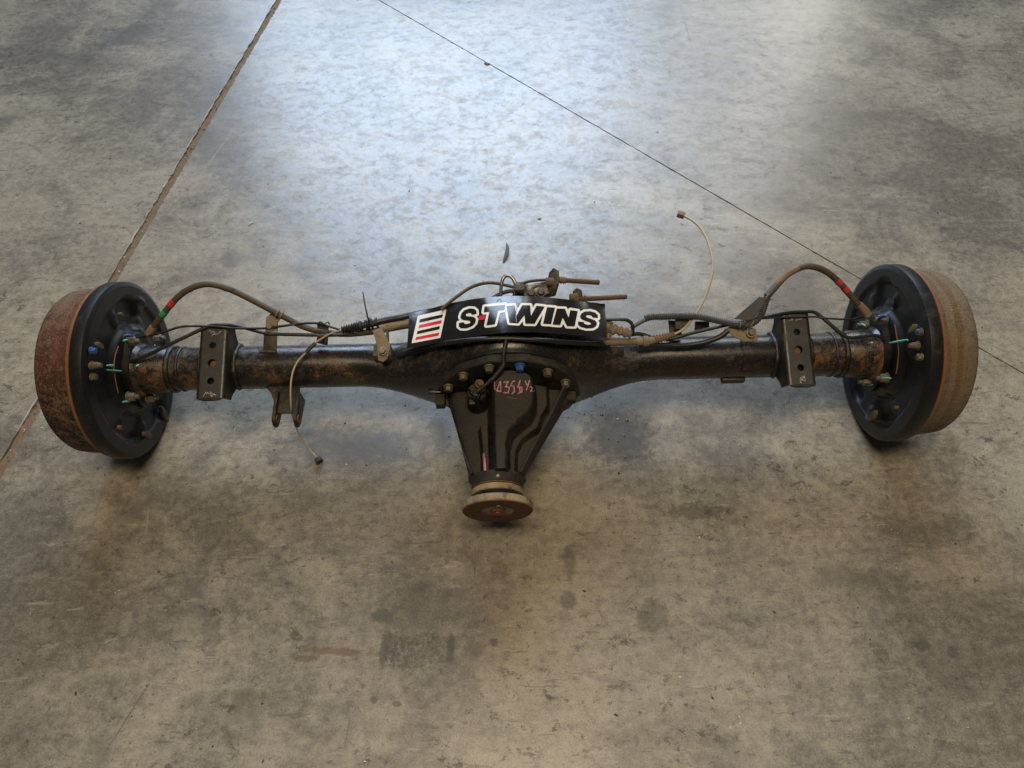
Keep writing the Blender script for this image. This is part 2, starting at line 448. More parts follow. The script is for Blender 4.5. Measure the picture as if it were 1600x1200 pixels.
M['floor'] = floor_mat()
M['sealant'] = simple('joint_sealant', (0.170, 0.116, 0.066), 0.85, var=0.55, scale=160, bumpy=0.8, dirt=(0.06, 0.042, 0.028), dirtamt=0.3)
M['cut'] = simple('saw_cut_dirt', (0.05, 0.04, 0.032), 0.95, var=0.3)
M['chip'] = simple('chipped_concrete', (0.42, 0.39, 0.34), 0.85, var=0.2, scale=300)
M['leaf'] = simple('dry_leaf', (0.045, 0.042, 0.035), 0.6, var=0.3)
M['grit_dark'] = simple('dark_grit', (0.05, 0.042, 0.035), 0.8, var=0.3)
M['grit_pale'] = simple('pale_grit', (0.55, 0.5, 0.4), 0.8, var=0.2)
M['drop'] = simple('oil_drop', (0.03, 0.028, 0.025), 0.12, var=0.2, bumpy=0.02)
M['green_bit'] = simple('green_scrap', (0.03, 0.30, 0.14), 0.5, var=0.2)


# ------------------------------------------------------------------ mesh helpers
def mesh_obj(name, verts, faces, mat, parent=None, smooth=True, angle=None):
    me = bpy.data.meshes.new(name)
    me.from_pydata([tuple(v) for v in verts], [], [tuple(f) for f in faces])
    me.validate()
    bm = bmesh.new()
    bm.from_mesh(me)
    bmesh.ops.recalc_face_normals(bm, faces=bm.faces)
    if angle is not None:
        for e in bm.edges:
            e.smooth = not (len(e.link_faces) == 2 and e.calc_face_angle(0) > angle)
    bm.to_mesh(me)
    bm.free()
    if smooth:
        for p in me.polygons:
            p.use_smooth = True
    me.materials.append(mat)
    o = bpy.data.objects.new(name, me)
    COL.objects.link(o)
    if parent is not None:
        o.parent = parent
    return o


def tag(o, label=None, cat=None, group=None, kind=None):
    if label: o['label'] = label
    if cat: o['category'] = cat
    if group: o['group'] = group
    if kind: o['kind'] = kind
    return o


def spline(pts, n=10):
    """Catmull-Rom through the points"""
    P = [Vector(p) for p in pts]
    if len(P) < 3:
        return [P[0].lerp(P[-1], i / n) for i in range(n + 1)]
    Q = [P[0] * 2 - P[1]] + P + [P[-1] * 2 - P[-2]]
    out = []
    for i in range(1, len(Q) - 2):
        a, b, c, d = Q[i - 1], Q[i], Q[i + 1], Q[i + 2]
        for k in range(n):
            s = k / n
            out.append(0.5 * ((2 * b) + (c - a) * s + (2 * a - 5 * b + 4 * c - d) * s * s + (3 * b - a - 3 * c + d) * s ** 3))
    out.append(P[-1])
    return out


def sweep(name, path, rad, mat, parent, seg=12, cap=True, angle=None):
    """tube along a path; rad a number or f(s, length_so_far)"""
    path = [Vector(p) for p in path]
    T = [(path[min(i + 1, len(path) - 1)] - path[max(i - 1, 0)]).normalized() for i in range(len(path))]
    nrm = T[0].orthogonal().normalized()
    V, Fc = [], []
    dist = 0.0
    total = sum((path[i + 1] - path[i]).length for i in range(len(path) - 1)) or 1.0
    for i, p in enumerate(path):
        if i:
            dist += (p - path[i - 1]).length
            nrm = (nrm - T[i] * nrm.dot(T[i]))
            nrm = nrm.normalized() if nrm.length > 1e-6 else T[i].orthogonal().normalized()
        b = T[i].cross(nrm)
        r = rad(dist / total, dist) if callable(rad) else rad
        for k in range(seg):
            a = 2 * math.pi * k / seg
            V.append(p + nrm * (r * math.cos(a)) + b * (r * math.sin(a)))
    for i in range(len(path) - 1):
        for k in range(seg):
            k2 = (k + 1) % seg
            Fc.append((i * seg + k, i * seg + k2, (i + 1) * seg + k2, (i + 1) * seg + k))
    if cap:
        Fc.append(tuple(range(seg - 1, -1, -1)))
        Fc.append(tuple(range((len(path) - 1) * seg, len(path) * seg)))
    return mesh_obj(name, V, Fc, mat, parent, True, angle if angle else 0.9)


def resample(path, step):
    path = [Vector(p) for p in path]
    out = [path[0]]
    acc = 0.0
    for i in range(len(path) - 1):
        seg = path[i + 1] - path[i]
        l = seg.length
        if l < 1e-9:
            continue
        pos = step - acc
        while pos <= l:
            out.append(path[i] + seg * (pos / l))
            pos += step
        acc = l - (pos - step)
    return out


def lathe(name, prof, origin, axis, mat, parent, seg=48, closed=False, angle=0.6, rfun=None):
    """prof: list of (distance along axis, radius)"""
    axis = Vector(axis).normalized()
    e1 = axis.orthogonal().normalized()
    e2 = axis.cross(e1)
    origin = Vector(origin)
    V, Fc = [], []
    for d, r in prof:
        for k in range(seg):
            a = 2 * math.pi * k / seg
            rr = r if rfun is None else rfun(d, r, a)
            V.append(origin + axis * d + (e1 * math.cos(a) + e2 * math.sin(a)) * rr)
    for i in range(len(prof) - 1):
        for k in range(seg):
            k2 = (k + 1) % seg
            Fc.append((i * seg + k, i * seg + k2, (i + 1) * seg + k2, (i + 1) * seg + k))
    if not closed:
        Fc.append(tuple(range(seg - 1, -1, -1)))
        Fc.append(tuple(range((len(prof) - 1) * seg, len(prof) * seg)))
    return mesh_obj(name, V, Fc, mat, parent, True, angle)


def hexbolt(name, origin, axis, r, hgt, mat, parent, washer=None, washmat=None, stud=0.0, twist=0.3):
    """a hexagon head with its chamfer, on a washer, with the end of its stud"""
    axis = Vector(axis).normalized()
    e1 = axis.orthogonal().normalized()
    e2 = axis.cross(e1)
    origin = Vector(origin)
    V, Fc = [], []
    rings = []
    base = 0.0
    if washer:
        for d, rr in ((0, washer), (0.0016, washer), (0.0021, washer * 0.93)):
            rings.append([(d, rr, 2 * math.pi * k / 18) for k in range(18)])
        base = 0.0021
    hexr = [(base, r), (base + hgt * 0.82, r), (base + hgt, r * 0.8)]
    for d, rr in hexr:
        rings.append([(d, rr * (1.0 if k % 3 == 0 else math.cos(math.pi / 6) / math.cos(abs((k % 3) - 1.5) * 0 + math.pi / 6 - (k % 3) * math.pi / 9 if k % 3 == 1 else -math.pi / 6 + math.pi / 9)), 2 * math.pi * k / 18 + twist) for k in range(18)])
    if stud:
        for d, rr in ((base + hgt, r * 0.5), (base + hgt + stud, r * 0.48)):
            rings.append([(d, rr, 2 * math.pi * k / 18 + twist) for k in range(18)])
    for rg in rings:
        for d, rr, a in rg:
            V.append(origin + axis * d + (e1 * math.cos(a) + e2 * math.sin(a)) * rr)
    for i in range(len(rings) - 1):
        for k in range(18):
            k2 = (k + 1) % 18
            Fc.append((i * 18 + k, i * 18 + k2, (i + 1) * 18 + k2, (i + 1) * 18 + k))
    Fc.append(tuple(range(17, -1, -1)))
    Fc.append(tuple(range((len(rings) - 1) * 18, len(rings) * 18)))
    return mesh_obj(name, V, Fc, mat, parent, True, 0.35)


def plate(name, pts, thick, mat, parent, bev=0.0008, holes=()):
    """a flat sheet piece from its outline (3-D points), given real thickness and eased edges"""
    P = [Vector(p) for p in pts]
    c = sum(P, Vector()) / len(P)
    nrm = Vector()
    for i in range(len(P)):
        nrm += (P[i] - c).cross(P[(i + 1) % len(P)] - c)
    nrm.normalize()
    bm = bmesh.new()
    lo = [bm.verts.new(p - nrm * thick * 0.5) for p in P]
    hi = [bm.verts.new(p + nrm * thick * 0.5) for p in P]
    bm.faces.new(list(reversed(lo)))
    bm.faces.new(hi)
    for i in range(len(P)):
        j = (i + 1) % len(P)
        bm.faces.new((lo[i], lo[j], hi[j], hi[i]))
    if bev:
        bmesh.ops.bevel(bm, geom=list(bm.edges), offset=min(bev, thick * 0.4), segments=2, affect='EDGES', profile=0.6)
    V = [v.co.copy() for v in bm.verts]
    bm.verts.index_update()
    Fc = [[v.index for v in f.verts] for f in bm.faces]
    bm.free()
    return mesh_obj(name, V, Fc, mat, parent, True, 0.5)


def px_plate(name, pts, thick, mat, parent, bev=0.0008):
    return plate(name, [L(*p) for p in pts], thick, mat, parent, bev)


def box(name, c, size, mat, parent, rot=None, bev=0.0015):
    sx, sy, sz = (s * 0.5 for s in size)
    bm = bmesh.new()
    bmesh.ops.create_cube(bm, size=1.0)
    for v in bm.verts:
        v.co = Vector((v.co.x * size[0], v.co.y * size[1], v.co.z * size[2]))
    bmesh.ops.bevel(bm, geom=list(bm.edges), offset=bev, segments=2, affect='EDGES', profile=0.6)
    mt = Matrix.Translation(c)
    if rot is not None:
        mt = mt @ rot
    V = [mt @ v.co for v in bm.verts]
    bm.verts.index_update()
    Fc = [[v.index for v in f.verts] for f in bm.faces]
    bm.free()
    return mesh_obj(name, V, Fc, mat, parent, True, 0.5)


# --- outlines as distance fields, meshed with sub-cell edges (lettering, paint marks)
def poly_sdf(poly):
    P = np.array(poly, float)

    def f(X, Y):
        d = np.full(X.shape, 1e18)
        inside = np.zeros(X.shape, bool)
        for i in range(len(P)):
            a, b = P[i], P[(i + 1) % len(P)]
            ex, ey = b - a
            wx, wy = X - a[0], Y - a[1]
            tt = np.clip((wx * ex + wy * ey) / (ex * ex + ey * ey + 1e-18), 0, 1)
            d = np.minimum(d, (wx - ex * tt) ** 2 + (wy - ey * tt) ** 2)
            cnd = (a[1] > Y) != (b[1] > Y)
            xi = (b[0] - a[0]) * (Y - a[1]) / (b[1] - a[1] + 1e-18) + a[0]
            inside ^= cnd & (X < xi)
        d = np.sqrt(d)
        return np.where(inside, -d, d)
    return f


def line_sdf(lines, wob=0.0):
    def f(X, Y):
        d = np.full(X.shape, 1e18)
        for ln in lines:
            for (ax, ay), (bx, by) in zip(ln[:-1], ln[1:]):
                ex, ey = bx - ax, by - ay
                wx, wy = X - ax, Y - ay
                tt = np.clip((wx * ex + wy * ey) / (ex * ex + ey * ey + 1e-18), 0, 1)
                d = np.minimum(d, (wx - ex * tt) ** 2 + (wy - ey * tt) ** 2)
        d = np.sqrt(d)
        if wob:
            d = d + wob * (np.sin(X * 2.3 + Y * 1.1) * 0.5 + np.sin(X * 0.9 - Y * 3.1) * 0.5)
        return d
    return f


def iso_mesh(sdf, iso, bounds, cell, place):
    """marching squares: region sdf < iso, every vertex placed in 3-D by place(x, y)"""
    x0, y0, x1, y1 = bounds
    nx, ny = int((x1 - x0) / cell) + 2, int((y1 - y0) / cell) + 2
    xs, ys = x0 + np.arange(nx) * cell, y0 + np.arange(ny) * cell
    X, Y = np.meshgrid(xs, ys)
    D = sdf(X, Y) - iso
    V, Fc, cache = [], [], {}

    def vert(key, x, y):
        if key not in cache:
            cache[key] = len(V)
            V.append(place(x, y))
        return cache[key]

    for j in range(ny - 1):
        for i in range(nx - 1):
            cs = [(i, j), (i + 1, j), (i + 1, j + 1), (i, j + 1)]
            ds = [D[b, a] for a, b in cs]
            if min(ds) >= 0:
                continue
            poly = []
            for k in range(4):
                a, b = cs[k], cs[(k + 1) % 4]
                da, db = ds[k], ds[(k + 1) % 4]
                if da < 0:
                    poly.append(vert(a, xs[a[0]], ys[a[1]]))
                if (da < 0) != (db < 0):
                    s = da / (da - db)
                    key = (min(a, b), max(a, b))
                    poly.append(vert(key, xs[a[0]] + (xs[b[0]] - xs[a[0]]) * s, ys[a[1]] + (ys[b[1]] - ys[a[1]]) * s))
            if len(poly) >= 3:
                Fc.append(poly)
    return V, Fc


# ================================================================== THE SETTING: concrete floor in three slabs
def floor_line(p, q):
    a, b = ph(*p), ph(*q)
    return Vector((a.x, a.y)), (Vector((b.x, b.y)) - Vector((a.x, a.y))).normalized()


J1, D1 = floor_line((8, 722), (436, 0))         # the wide filled joint
J2, D2 = floor_line((1562, 562), (592, 0))      # the saw cut
N1 = Vector((-D1.y, D1.x))                       # towards the left slab
if N1.x > 0: N1 = -N1
N2 = Vector((-D2.y, D2.x))                       # towards the far slab
if N2.y < 0: N2 = -N2
W1, W2 = 0.0095, 0.0016                          # half widths
EXT = 9.0


def isect(p, d, q, e):
    den = d.x * e.y - d.y * e.x
    s = ((q.x - p.x) * e.y - (q.y - p.y) * e.x) / den
    return p + d * s


def ragged(a, b, n, amp, near):
    """points from a to b, jittered sideways like a worn edge"""
    d = (b - a)
    nr = Vector((-d.y, d.x)).normalized()
    out = []
    for i in range(n + 1):
        s = i / n
        p = a + d * s
        if 0 < i < n:
            p = p + nr * (random.uniform(-1, 1) * amp + (random.random() < 0.07) * random.uniform(-1.5, 1.5) * amp)
        out.append(p)
    return out


floor = mesh_obj('floor', [(-EXT, -EXT, -0.03), (EXT, -EXT, -0.03), (EXT, EXT, -0.03), (-EXT, EXT, -0.03)], [(0, 1, 2, 3)], M['cut'], None, False)
tag(floor, kind='structure')


def slab(poly2d):
    bm = bmesh.new()
    vs = [bm.verts.new((p.x, p.y, 0.0)) for p in poly2d]
    f = bm.faces.new(vs)
    if f.normal.z < 0 or f.calc_area() and sum((poly2d[i].x * poly2d[(i + 1) % len(poly2d)].y - poly2d[(i + 1) % len(poly2d)].x * poly2d[i].y) for i in range(len(poly2d))) < 0:
        bmesh.ops.reverse_faces(bm, faces=[f])
    r = bmesh.ops.extrude_face_region(bm, geom=[f])
    for v in [g for g in r['geom'] if isinstance(g, bmesh.types.BMVert)]:
        v.co.z = 0.0
    for v in vs:
        v.co.z = -0.028
    me = bpy.data.meshes.new('slab')
    bm.normal_update()
    bmesh.ops.recalc_face_normals(bm, faces=bm.faces)
    bmesh.ops.triangulate(bm, faces=[q for q in bm.faces if len(q.verts) > 4])
    bm.to_mesh(me)
    bm.free()
    me.materials.append(M['floor'])
    o = bpy.data.objects.new('slab', me)
    COL.objects.link(o)
    o.parent = floor
    return o


far, near = 8.0, -5.0
def along(J, D, s): return J + D * s
# left slab edge, right slab edges
Le0, Le1 = along(J1 + N1 * W1, D1, near), along(J1 + N1 * W1, D1, far)
X_near = isect(J1 - N1 * W1, D1, J2 - N2 * W2, D2)
X_far = isect(J1 - N1 * W1, D1, J2 + N2 * W2, D2)
s_near = (X_near - J1).dot(D1)
NJ = 420
# left slab
slab(ragged(Le0, Le1, 1300, 0.0017, 0) + [Le1 + N1 * 9, Le0 + N1 * 9])
# near slab: between the joint and the saw cut
jn = ragged(along(J1 - N1 * W1, D1, near), X_near, 1100, 0.0016, 0)
far2 = (J2 - N2 * W2) - D2 * 6.0
cn = ragged(X_near, far2, 1100, 0.0007, 0)
slab(jn + cn[1:] + [far2 - N2 * 9, along(J1 - N1 * W1, D1, near) - N1 * 2])
# far slab
jf = ragged(X_far, along(J1 - N1 * W1, D1, far), 200, 0.0012, 0)
cf = ragged((J2 + N2 * W2) - D2 * 6.0, X_far, 520, 0.0005, 0)
slab(cf + jf[1:] + [(J2 + N2 * W2) - D2 * 6.0 + N2 * 10])

# the brown sealant in the wide joint, uneven, a little below the slabs
V, Fc = [], []
nseg = 1500
cols = [-1.25, -0.75, -0.3, 0.2, 0.7, 1.25]
a0 = along(J1, D1, -1.6)
for i in range(nseg + 1):
    p = a0 + D1 * (i / nseg * 6.5)
    for c in cols:
        q = p + N1 * (c * W1)
        z = -0.0026 + 0.0014 * math.sin(i * 0.31 + c) + random.uniform(-0.0009, 0.0009) - 0.0018 * (abs(c) > 1)
        V.append((q.x, q.y, z))
nc = len(cols)
for i in range(nseg):
    for k in range(nc - 1):
        Fc.append((i * nc + k, i * nc + k + 1, (i + 1) * nc + k + 1, (i + 1) * nc + k))
mesh_obj('joint_sealant', V, Fc, M['sealant'], floor, True)

# pale chipped arris along the left lip of the joint
V, Fc = [], []
s = 0.0
while s < 4.2:
    ln = random.uniform(0.015, 0.11)
    if random.random() < 0.62:
        w = random.uniform(0.0008, 0.0034)
        n = 6
        b = len(V)
        for i in range(n + 1):
            q = along(J1 + N1 * (W1 + 0.0019), D1, -0.5 + s + ln * i / n)
            ww = w * math.sin(math.pi * (i + 0.35) / (n + 0.7)) * random.uniform(0.6, 1.2)
            for m in (-0.3, 1.0):
                r = q + N1 * (ww * m)
                V.append((r.x, r.y, 0.0005))
        for i in range(n):
            Fc.append((b + 2 * i, b + 2 * i + 1, b + 2 * i + 3, b + 2 * i + 2))
    s += ln + random.uniform(0.0, 0.06)
mesh_obj('chipped_edge', V, Fc, M['chip'], floor, False)

# ================================================================== THE AXLE
axle = bpy.data.objects.new('rear_axle', None)
COL.objects.link(axle)
axle.matrix_world = AX
axle.empty_display_size = 0.1
tag(axle, 'black dusty rear axle with rusty drums lying on the concrete floor', 'axle')

TR = 0.0372                                     # tube radius


# --- housing: a tube that swells into the banjo
def smooth(a, b, x):
    s = min(1, max(0, (x - a) / (b - a)))
    return s * s * (3 - 2 * s)


def housing_section(x):
    ax = abs(x - 0.004)
    RB = 0.1185
    if ax < 0.1:
        ru = math.sqrt(max(0, RB * RB - ax * ax))
    else:
        ru = 0.0
    # fillet between ring and tube
    ru = max(ru, TR + (0.050) * (1 - smooth(0.070, 0.225, ax)) ** 1.6)
    rn = TR + 0.014 * (1 - smooth(0.06, 0.24, ax))
    return ru, rn


V, Fc = [], []
xs = np.concatenate([np.linspace(-0.640, -0.25, 28), np.linspace(-0.245, 0.253, 90), np.linspace(0.258, 0.640, 28)])
seg = 56
for x in xs:
    ru, rn = housing_section(x)
    e = 2.0 + 1.3 * (1 - smooth(0.12, 0.26, abs(x)))
    for k in range(seg):
        a = 2 * math.pi * k / seg
        c, s_ = math.cos(a), math.sin(a)
        y = rn * math.copysign(abs(c) ** (2 / e), c)
        z = ru * math.copysign(abs(s_) ** (2 / e), s_)
        V.append((x, y - 0.015 * (1 - smooth(0.10, 0.26, abs(x))), z))
for i in range(len(xs) - 1):
    for k in range(seg):
        k2 = (k + 1) % seg
        Fc.append((i * seg + k, i * seg + k2, (i + 1) * seg + k2, (i + 1) * seg + k))
Fc.append(tuple(range(seg - 1, -1, -1)))
Fc.append(tuple(range((len(xs) - 1) * seg, len(xs) * seg)))
housing = mesh_obj('axle_housing', V, Fc, M['tube'], axle, True)
# the pressed dome on the rear of the banjo
prof = []
for i in range(13):
    a = math.pi / 2 * i / 12
    prof.append((0.030 + 0.034 * math.sin(a), max(0.003, 0.098 * math.cos(a) ** 0.75)))
lathe('rear_cover', [(0.024, 0.100)] + prof, (0.004, 0, 0), (0, 1, 0), M['banjo'], axle, 64)
# seam lip around the front of the banjo
lathe('banjo_lip', [(-0.042, 0.1165), (-0.045, 0.1200), (-0.050, 0.1195), (-0.052, 0.1150)], (0.004, 0, 0), (0, 1, 0), M['banjo'], axle, 72)

# weld beads and collars on the tubes near the drums
def ring(name, x, r, w, mat, jitter=0.0):
    V, Fc = [], []
    sg, pr = 72, 8
    for k in range(sg):
        a = 2 * math.pi * k / sg
        j = 1 + jitter * (0.5 * math.sin(k * 2.7) + random.uniform(-0.5, 0.5))
        for m in range(pr):
            b = 2 * math.pi * m / pr
            rr = r + w * 0.62 * j * math.cos(b)
            V.append((x + w * j * math.sin(b), rr * math.cos(a), rr * math.sin(a)))
    for k in range(sg):
        for m in range(pr):
            k2, m2 = (k + 1) % sg, (m + 1) % pr
            Fc.append((k * pr + m, k2 * pr + m, k2 * pr + m2, k * pr + m2))
    return mesh_obj(name, V, Fc, mat, axle, True)


for sgn in (-1, 1):
    ring('weld_bead', sgn * 0.573, TR + 0.001, 0.0048, M['weld'], 0.35)
    ring('weld_bead', sgn * 0.556, TR + 0.0005, 0.0026, M['weld'], 0.3)
    lathe('bearing_housing', [(0, TR + 0.0012), (0.012, TR + 0.0035), (0.045, TR + 0.0045), (0.052, TR + 0.010), (0.062, TR + 0.012), (0.066, TR + 0.008)],
          (sgn * 0.577, 0, 0), (sgn, 0, 0), M['tube'], axle, 56)

# --- spring perches: pressed hat sections with three holes
PERCH_TURN = math.radians(15.5)
_PM = Matrix.Rotation(-PERCH_TURN, 4, 'X')


def LP(px, py, h):
    """as L, in the plane of the spring pads, which are turned against the nose"""
    o = _PM @ (AXI @ CAM)
    d = _PM.to_3x3() @ (AXI.to_3x3() @ ray(px, py))
    return o + d * ((h - o.z) / d.z)


def perch(cx, e0, e1):
    top = 0.0555
    n0, n1 = LP(*e0, top).y, LP(*e1, top).y
    hw = 0.0175
    ln = abs(n0 - n1)
    mid = (n0 + n1) / 2
    bm = bmesh.new()
    # top plate outline with three real holes, meshed as a grid cut around circles
    holes = [(0.0, 0.27), (0.0, 0.515), (0.0, 0.765)]
    hr = [0.0058, 0.0068, 0.0058]
    V, Fc = [], []

    def sd(X, Y):
        d = np.maximum(np.abs(X) - hw, np.abs(Y) - ln / 2)
        for (hx, hy), r in zip(holes, hr):
            yy = ln / 2 - hy * ln
            d = np.maximum(d, r - np.sqrt((X - hx) ** 2 + (Y - yy) ** 2))
        return d
    tv, tf = iso_mesh(sd, 0.0, (-hw - 0.002, -ln / 2 - 0.002, hw + 0.002, ln / 2 + 0.002), 0.0011, lambda x, y: Vector((x, y, top)))
    b = len(V)
    V += [Vector((v.x + cx, v.y + mid, v.z)) for v in tv]
    Fc += tf
    bm2 = bmesh.new()
    vs = [bm2.verts.new(v) for v in V]
    for f in Fc:
        try:
            bm2.faces.new([vs[i] for i in f])
        except ValueError:
            pass
    r = bmesh.ops.extrude_face_region(bm2, geom=list(bm2.faces))
    for v in [g for g in r['geom'] if isinstance(g, bmesh.types.BMVert)]:
        v.co.z -= 0.0045
    bm2.verts.index_update()
    V = [v.co.copy() for v in bm2.verts]
    Fc = [[v.index for v in f.verts] for f in bm2.faces]
    bm2.free()
    p = mesh_obj('spring_perch', V, Fc, M['perch'], axle, True, 0.5)
    p.rotation_euler = (PERCH_TURN, 0, 0)
    # rounded shoulders and side walls that sit on the tube
    for sd_ in (-1, 1):
        Vw, Fw = [], []
        prof = []
        for i in range(7):
            a = math.pi / 2 * i / 6
            prof.append((hw + 0.0065 * math.sin(a), top - 0.0065 + 0.0065 * math.cos(a)))
        prof.append((hw + 0.0085, 0.03))
        prof.append((hw + 0.0105, 0.004))
        prof.append((hw + 0.0105 - 0.004, 0.004))
        prof.append((hw + 0.0025, top - 0.008))
        prof.append((hw - 0.001, top - 0.0045))
        ny = 26
        for j in range(ny + 1):
            s = j / ny
            y = mid - ln / 2 + ln * s
            # lower edge of the wall is scooped round the tube
            for (x, z) in prof:
                zz = z
                dy = abs(y)
                if z < 0.028:
                    scoop = TR * 0.96
                    zt = math.sqrt(scoop ** 2 - dy ** 2) - 0.004 if dy < scoop else 0.0
                    ze = 0.004 + (top - 0.020 - 0.004) * smooth(0.022, ln * 0.5, abs(y - mid))
                    zz = max(zt, ze)
                elif z < 0.04:
                    zz = max(z, 0.012 + (top - 0.020 - 0.004) * smooth(0.022, ln * 0.5, abs(y - mid)))
                Vw.append((cx + sd_ * x, y, zz))
        m = len(prof)
        for j in range(ny):
            for k in range(m):
                k2 = (k + 1) % m
                Fw.append((j * m + k, j * m + k2, (j + 1) * m + k2, (j + 1) * m + k))
        Fw.append(tuple(range(m)))
        Fw.append(tuple(range(ny * m + m - 1, ny * m - 1, -1)))
        mesh_obj('side_wall', Vw, Fw, M['perch'], p, True, 0.6)
        wx = cx + sd_ * (hw + 0.0115)
        path = [(wx, -TR * 1.02 * math.cos(a), TR * 1.02 * math.sin(a) - 0.001) for a in np.linspace(0.15, math.pi - 0.15, 30)]
        sweep('weld', path, lambda s, d: 0.0042 * (1 + 0.25 * math.sin(d * 1900)), M['weld'], p, 8)
    # end lips
    for e in (-1, 1):
        y = mid + e * ln / 2
        sweep('end_lip', [(cx - hw, y, top - 0.003), (cx - hw * 0.5, y + e * 0.002, top - 0.0028), (cx + hw * 0.5, y + e * 0.002, top - 0.0028), (cx + hw, y, top - 0.003)], 0.0026, M['perch'], p, 8)
    # pale scuffs of worn paint at both ends and round the holes
    for (x0, yy, ww, hh) in ((0.0, 0.075, 0.010, 0.006), (0.001, 0.935, 0.008, 0.0045)):
        lines = []
        for _ in range(5):
            x1 = x0 + random.uniform(-ww, ww); y1 = random.uniform(-hh, hh)
            lines.append([(x1, y1), (x1 + random.uniform(-0.006, 0.006), y1 + random.uniform(-0.004, 0.004)), (x1 + random.uniform(-0.008, 0.008), y1 + random.uniform(-0.004, 0.004))])
        yc = mid + ln / 2 - yy * ln
        sv, sf = iso_mesh(line_sdf(lines), 0.00042, (-hw, -0.012, hw, 0.012), 0.0005, lambda x, y: Vector((cx + x, yc + y, top + 0.0003)))
        ok = all(abs(v.y - mid) < ln / 2 - 0.001 for v in sv)
        if sv:
            sv = [Vector((v.x, max(mid - ln / 2 + 0.002, min(mid + ln / 2 - 0.002, v.y)), v.z)) for v in sv]
            mesh_obj('worn_paint', sv, sf, M['white_scuff'], p, False)
    plate('hole_shade_liner', [(cx - hw, mid - ln / 2 + 0.004, top - 0.013), (cx + hw, mid - ln / 2 + 0.004, top - 0.013), (cx + hw, mid + ln / 2 - 0.004, top - 0.013), (cx - hw, mid + ln / 2 - 0.004, top - 0.013)], 0.002, M['hole'], p, 0)  # added dark sheet under the holes, stands for the shade inside
    # the spring locating pin seen down the middle hole
    lathe('locating_hole', [(0, 0.0066), (0.003, 0.0064), (0.0035, 0.003)], (cx, mid + ln / 2 - 0.515 * ln, top - 0.012), (0, 0, 1), M['rustbolt'], p, 20)
    return p


xl = LP(331, 566, 0.0555).x
xr = LP(1248, 545, 0.0555).x
perch(xl, (332, 510), (329, 622))
perch(xr, (1245, 489), (1253, 601))

# --- brake drums and backing plates
PX = 0.648                                       # inner face of the backing plate
RP = 0.1520


def backing_plate(sgn, feats):
    """pressed steel backing plate: rolled rim, dished face, embossed bosses (r, phi in the plate's own plane)"""
    V, Fc = [], []
    nr, na = 64, 160
    rr = np.linspace(0.034, RP - 0.004, nr)
    for i, r in enumerate(rr):
        for k in range(na):
            a = 2 * math.pi * k / na
            y, z = r * math.cos(a), r * math.sin(a)
            h = 0.0
            h += 0.009 * (1 - smooth(0.070, 0.082, r))            # raised centre
            h -= 0.009 * smooth(0.104, 0.116, r) * 0 
            h += 0.005 * smooth(0.117, 0.124, r)                  # raised outer ring
            h -= 0.0018 * smooth(RP - 0.007, RP - 0.004, r)
            for (fy, fz, fr, fh, soft, ex) in feats:
                d = math.hypot((y - fy) * ex, (z - fz))
                h += 0.55 * fh * (1 - smooth(fr - soft * 0.7, fr + soft * 0.7, d))
            V.append((sgn * (PX - h), y, z))
    for i in range(nr - 1):
        for k in range(na):
            k2 = (k + 1) % na
            Fc.append((i * na + k, i * na + k2, (i + 1) * na + k2, (i + 1) * na + k))
    # rolled rim going outboard
    rim = [(-0.0026, RP - 0.0014), (-0.0016, RP - 0.0003), (0.000, RP), (0.0155, RP), (0.0172, RP - 0.0012), (0.0172, RP - 0.006)]
    base = (nr - 1) * na
    for d, r in rim:
        b = len(V)
        for k in range(na):
            a = 2 * math.pi * k / na
            V.append((sgn * (PX + d), r * math.cos(a), r * math.sin(a)))
        for k in range(na):
            k2 = (k + 1) % na
            Fc.append((base + k, base + k2, b + k2, b + k))
        base = b
    return mesh_obj('backing_plate', V, Fc, M['plate'], axle, True, 0.62)


def lx(px, py, sgn, off=0.0):
    v = LX(px, py, sgn * (PX - off))
    return v


def drum(sgn, mat):
    prof = [(0.0185, 0.110), (0.0185, 0.1485), (0.0190, 0.1495), (0.0228, 0.1495), (0.0236, 0.1488), (0.0238, 0.1450),
            (0.0270, 0.1428), (0.046, 0.1412), (0.060, 0.1405), (0.074, 0.1385), (0.081, 0.134), (0.084, 0.125), (0.086, 0.06), (0.086, 0.03)]
    o = lathe('brake_drum', prof[4:], (sgn * PX, 0, 0), (sgn, 0, 0), mat, axle, 128, angle=0.9)
    lathe('rim_flange', prof[:6] + [(0.0238, 0.11)], (sgn * PX, 0, 0), (sgn, 0, 0), M['drum_rim'], o, 128, angle=0.5)
    return o


# feature lists: embossed pads traced from the photograph, per side
def feat(px, py, sgn, r, h, soft=0.004, ex=1.0):
    v = lx(px, py, sgn)
    return (v.y, v.z, r, h, soft, ex)


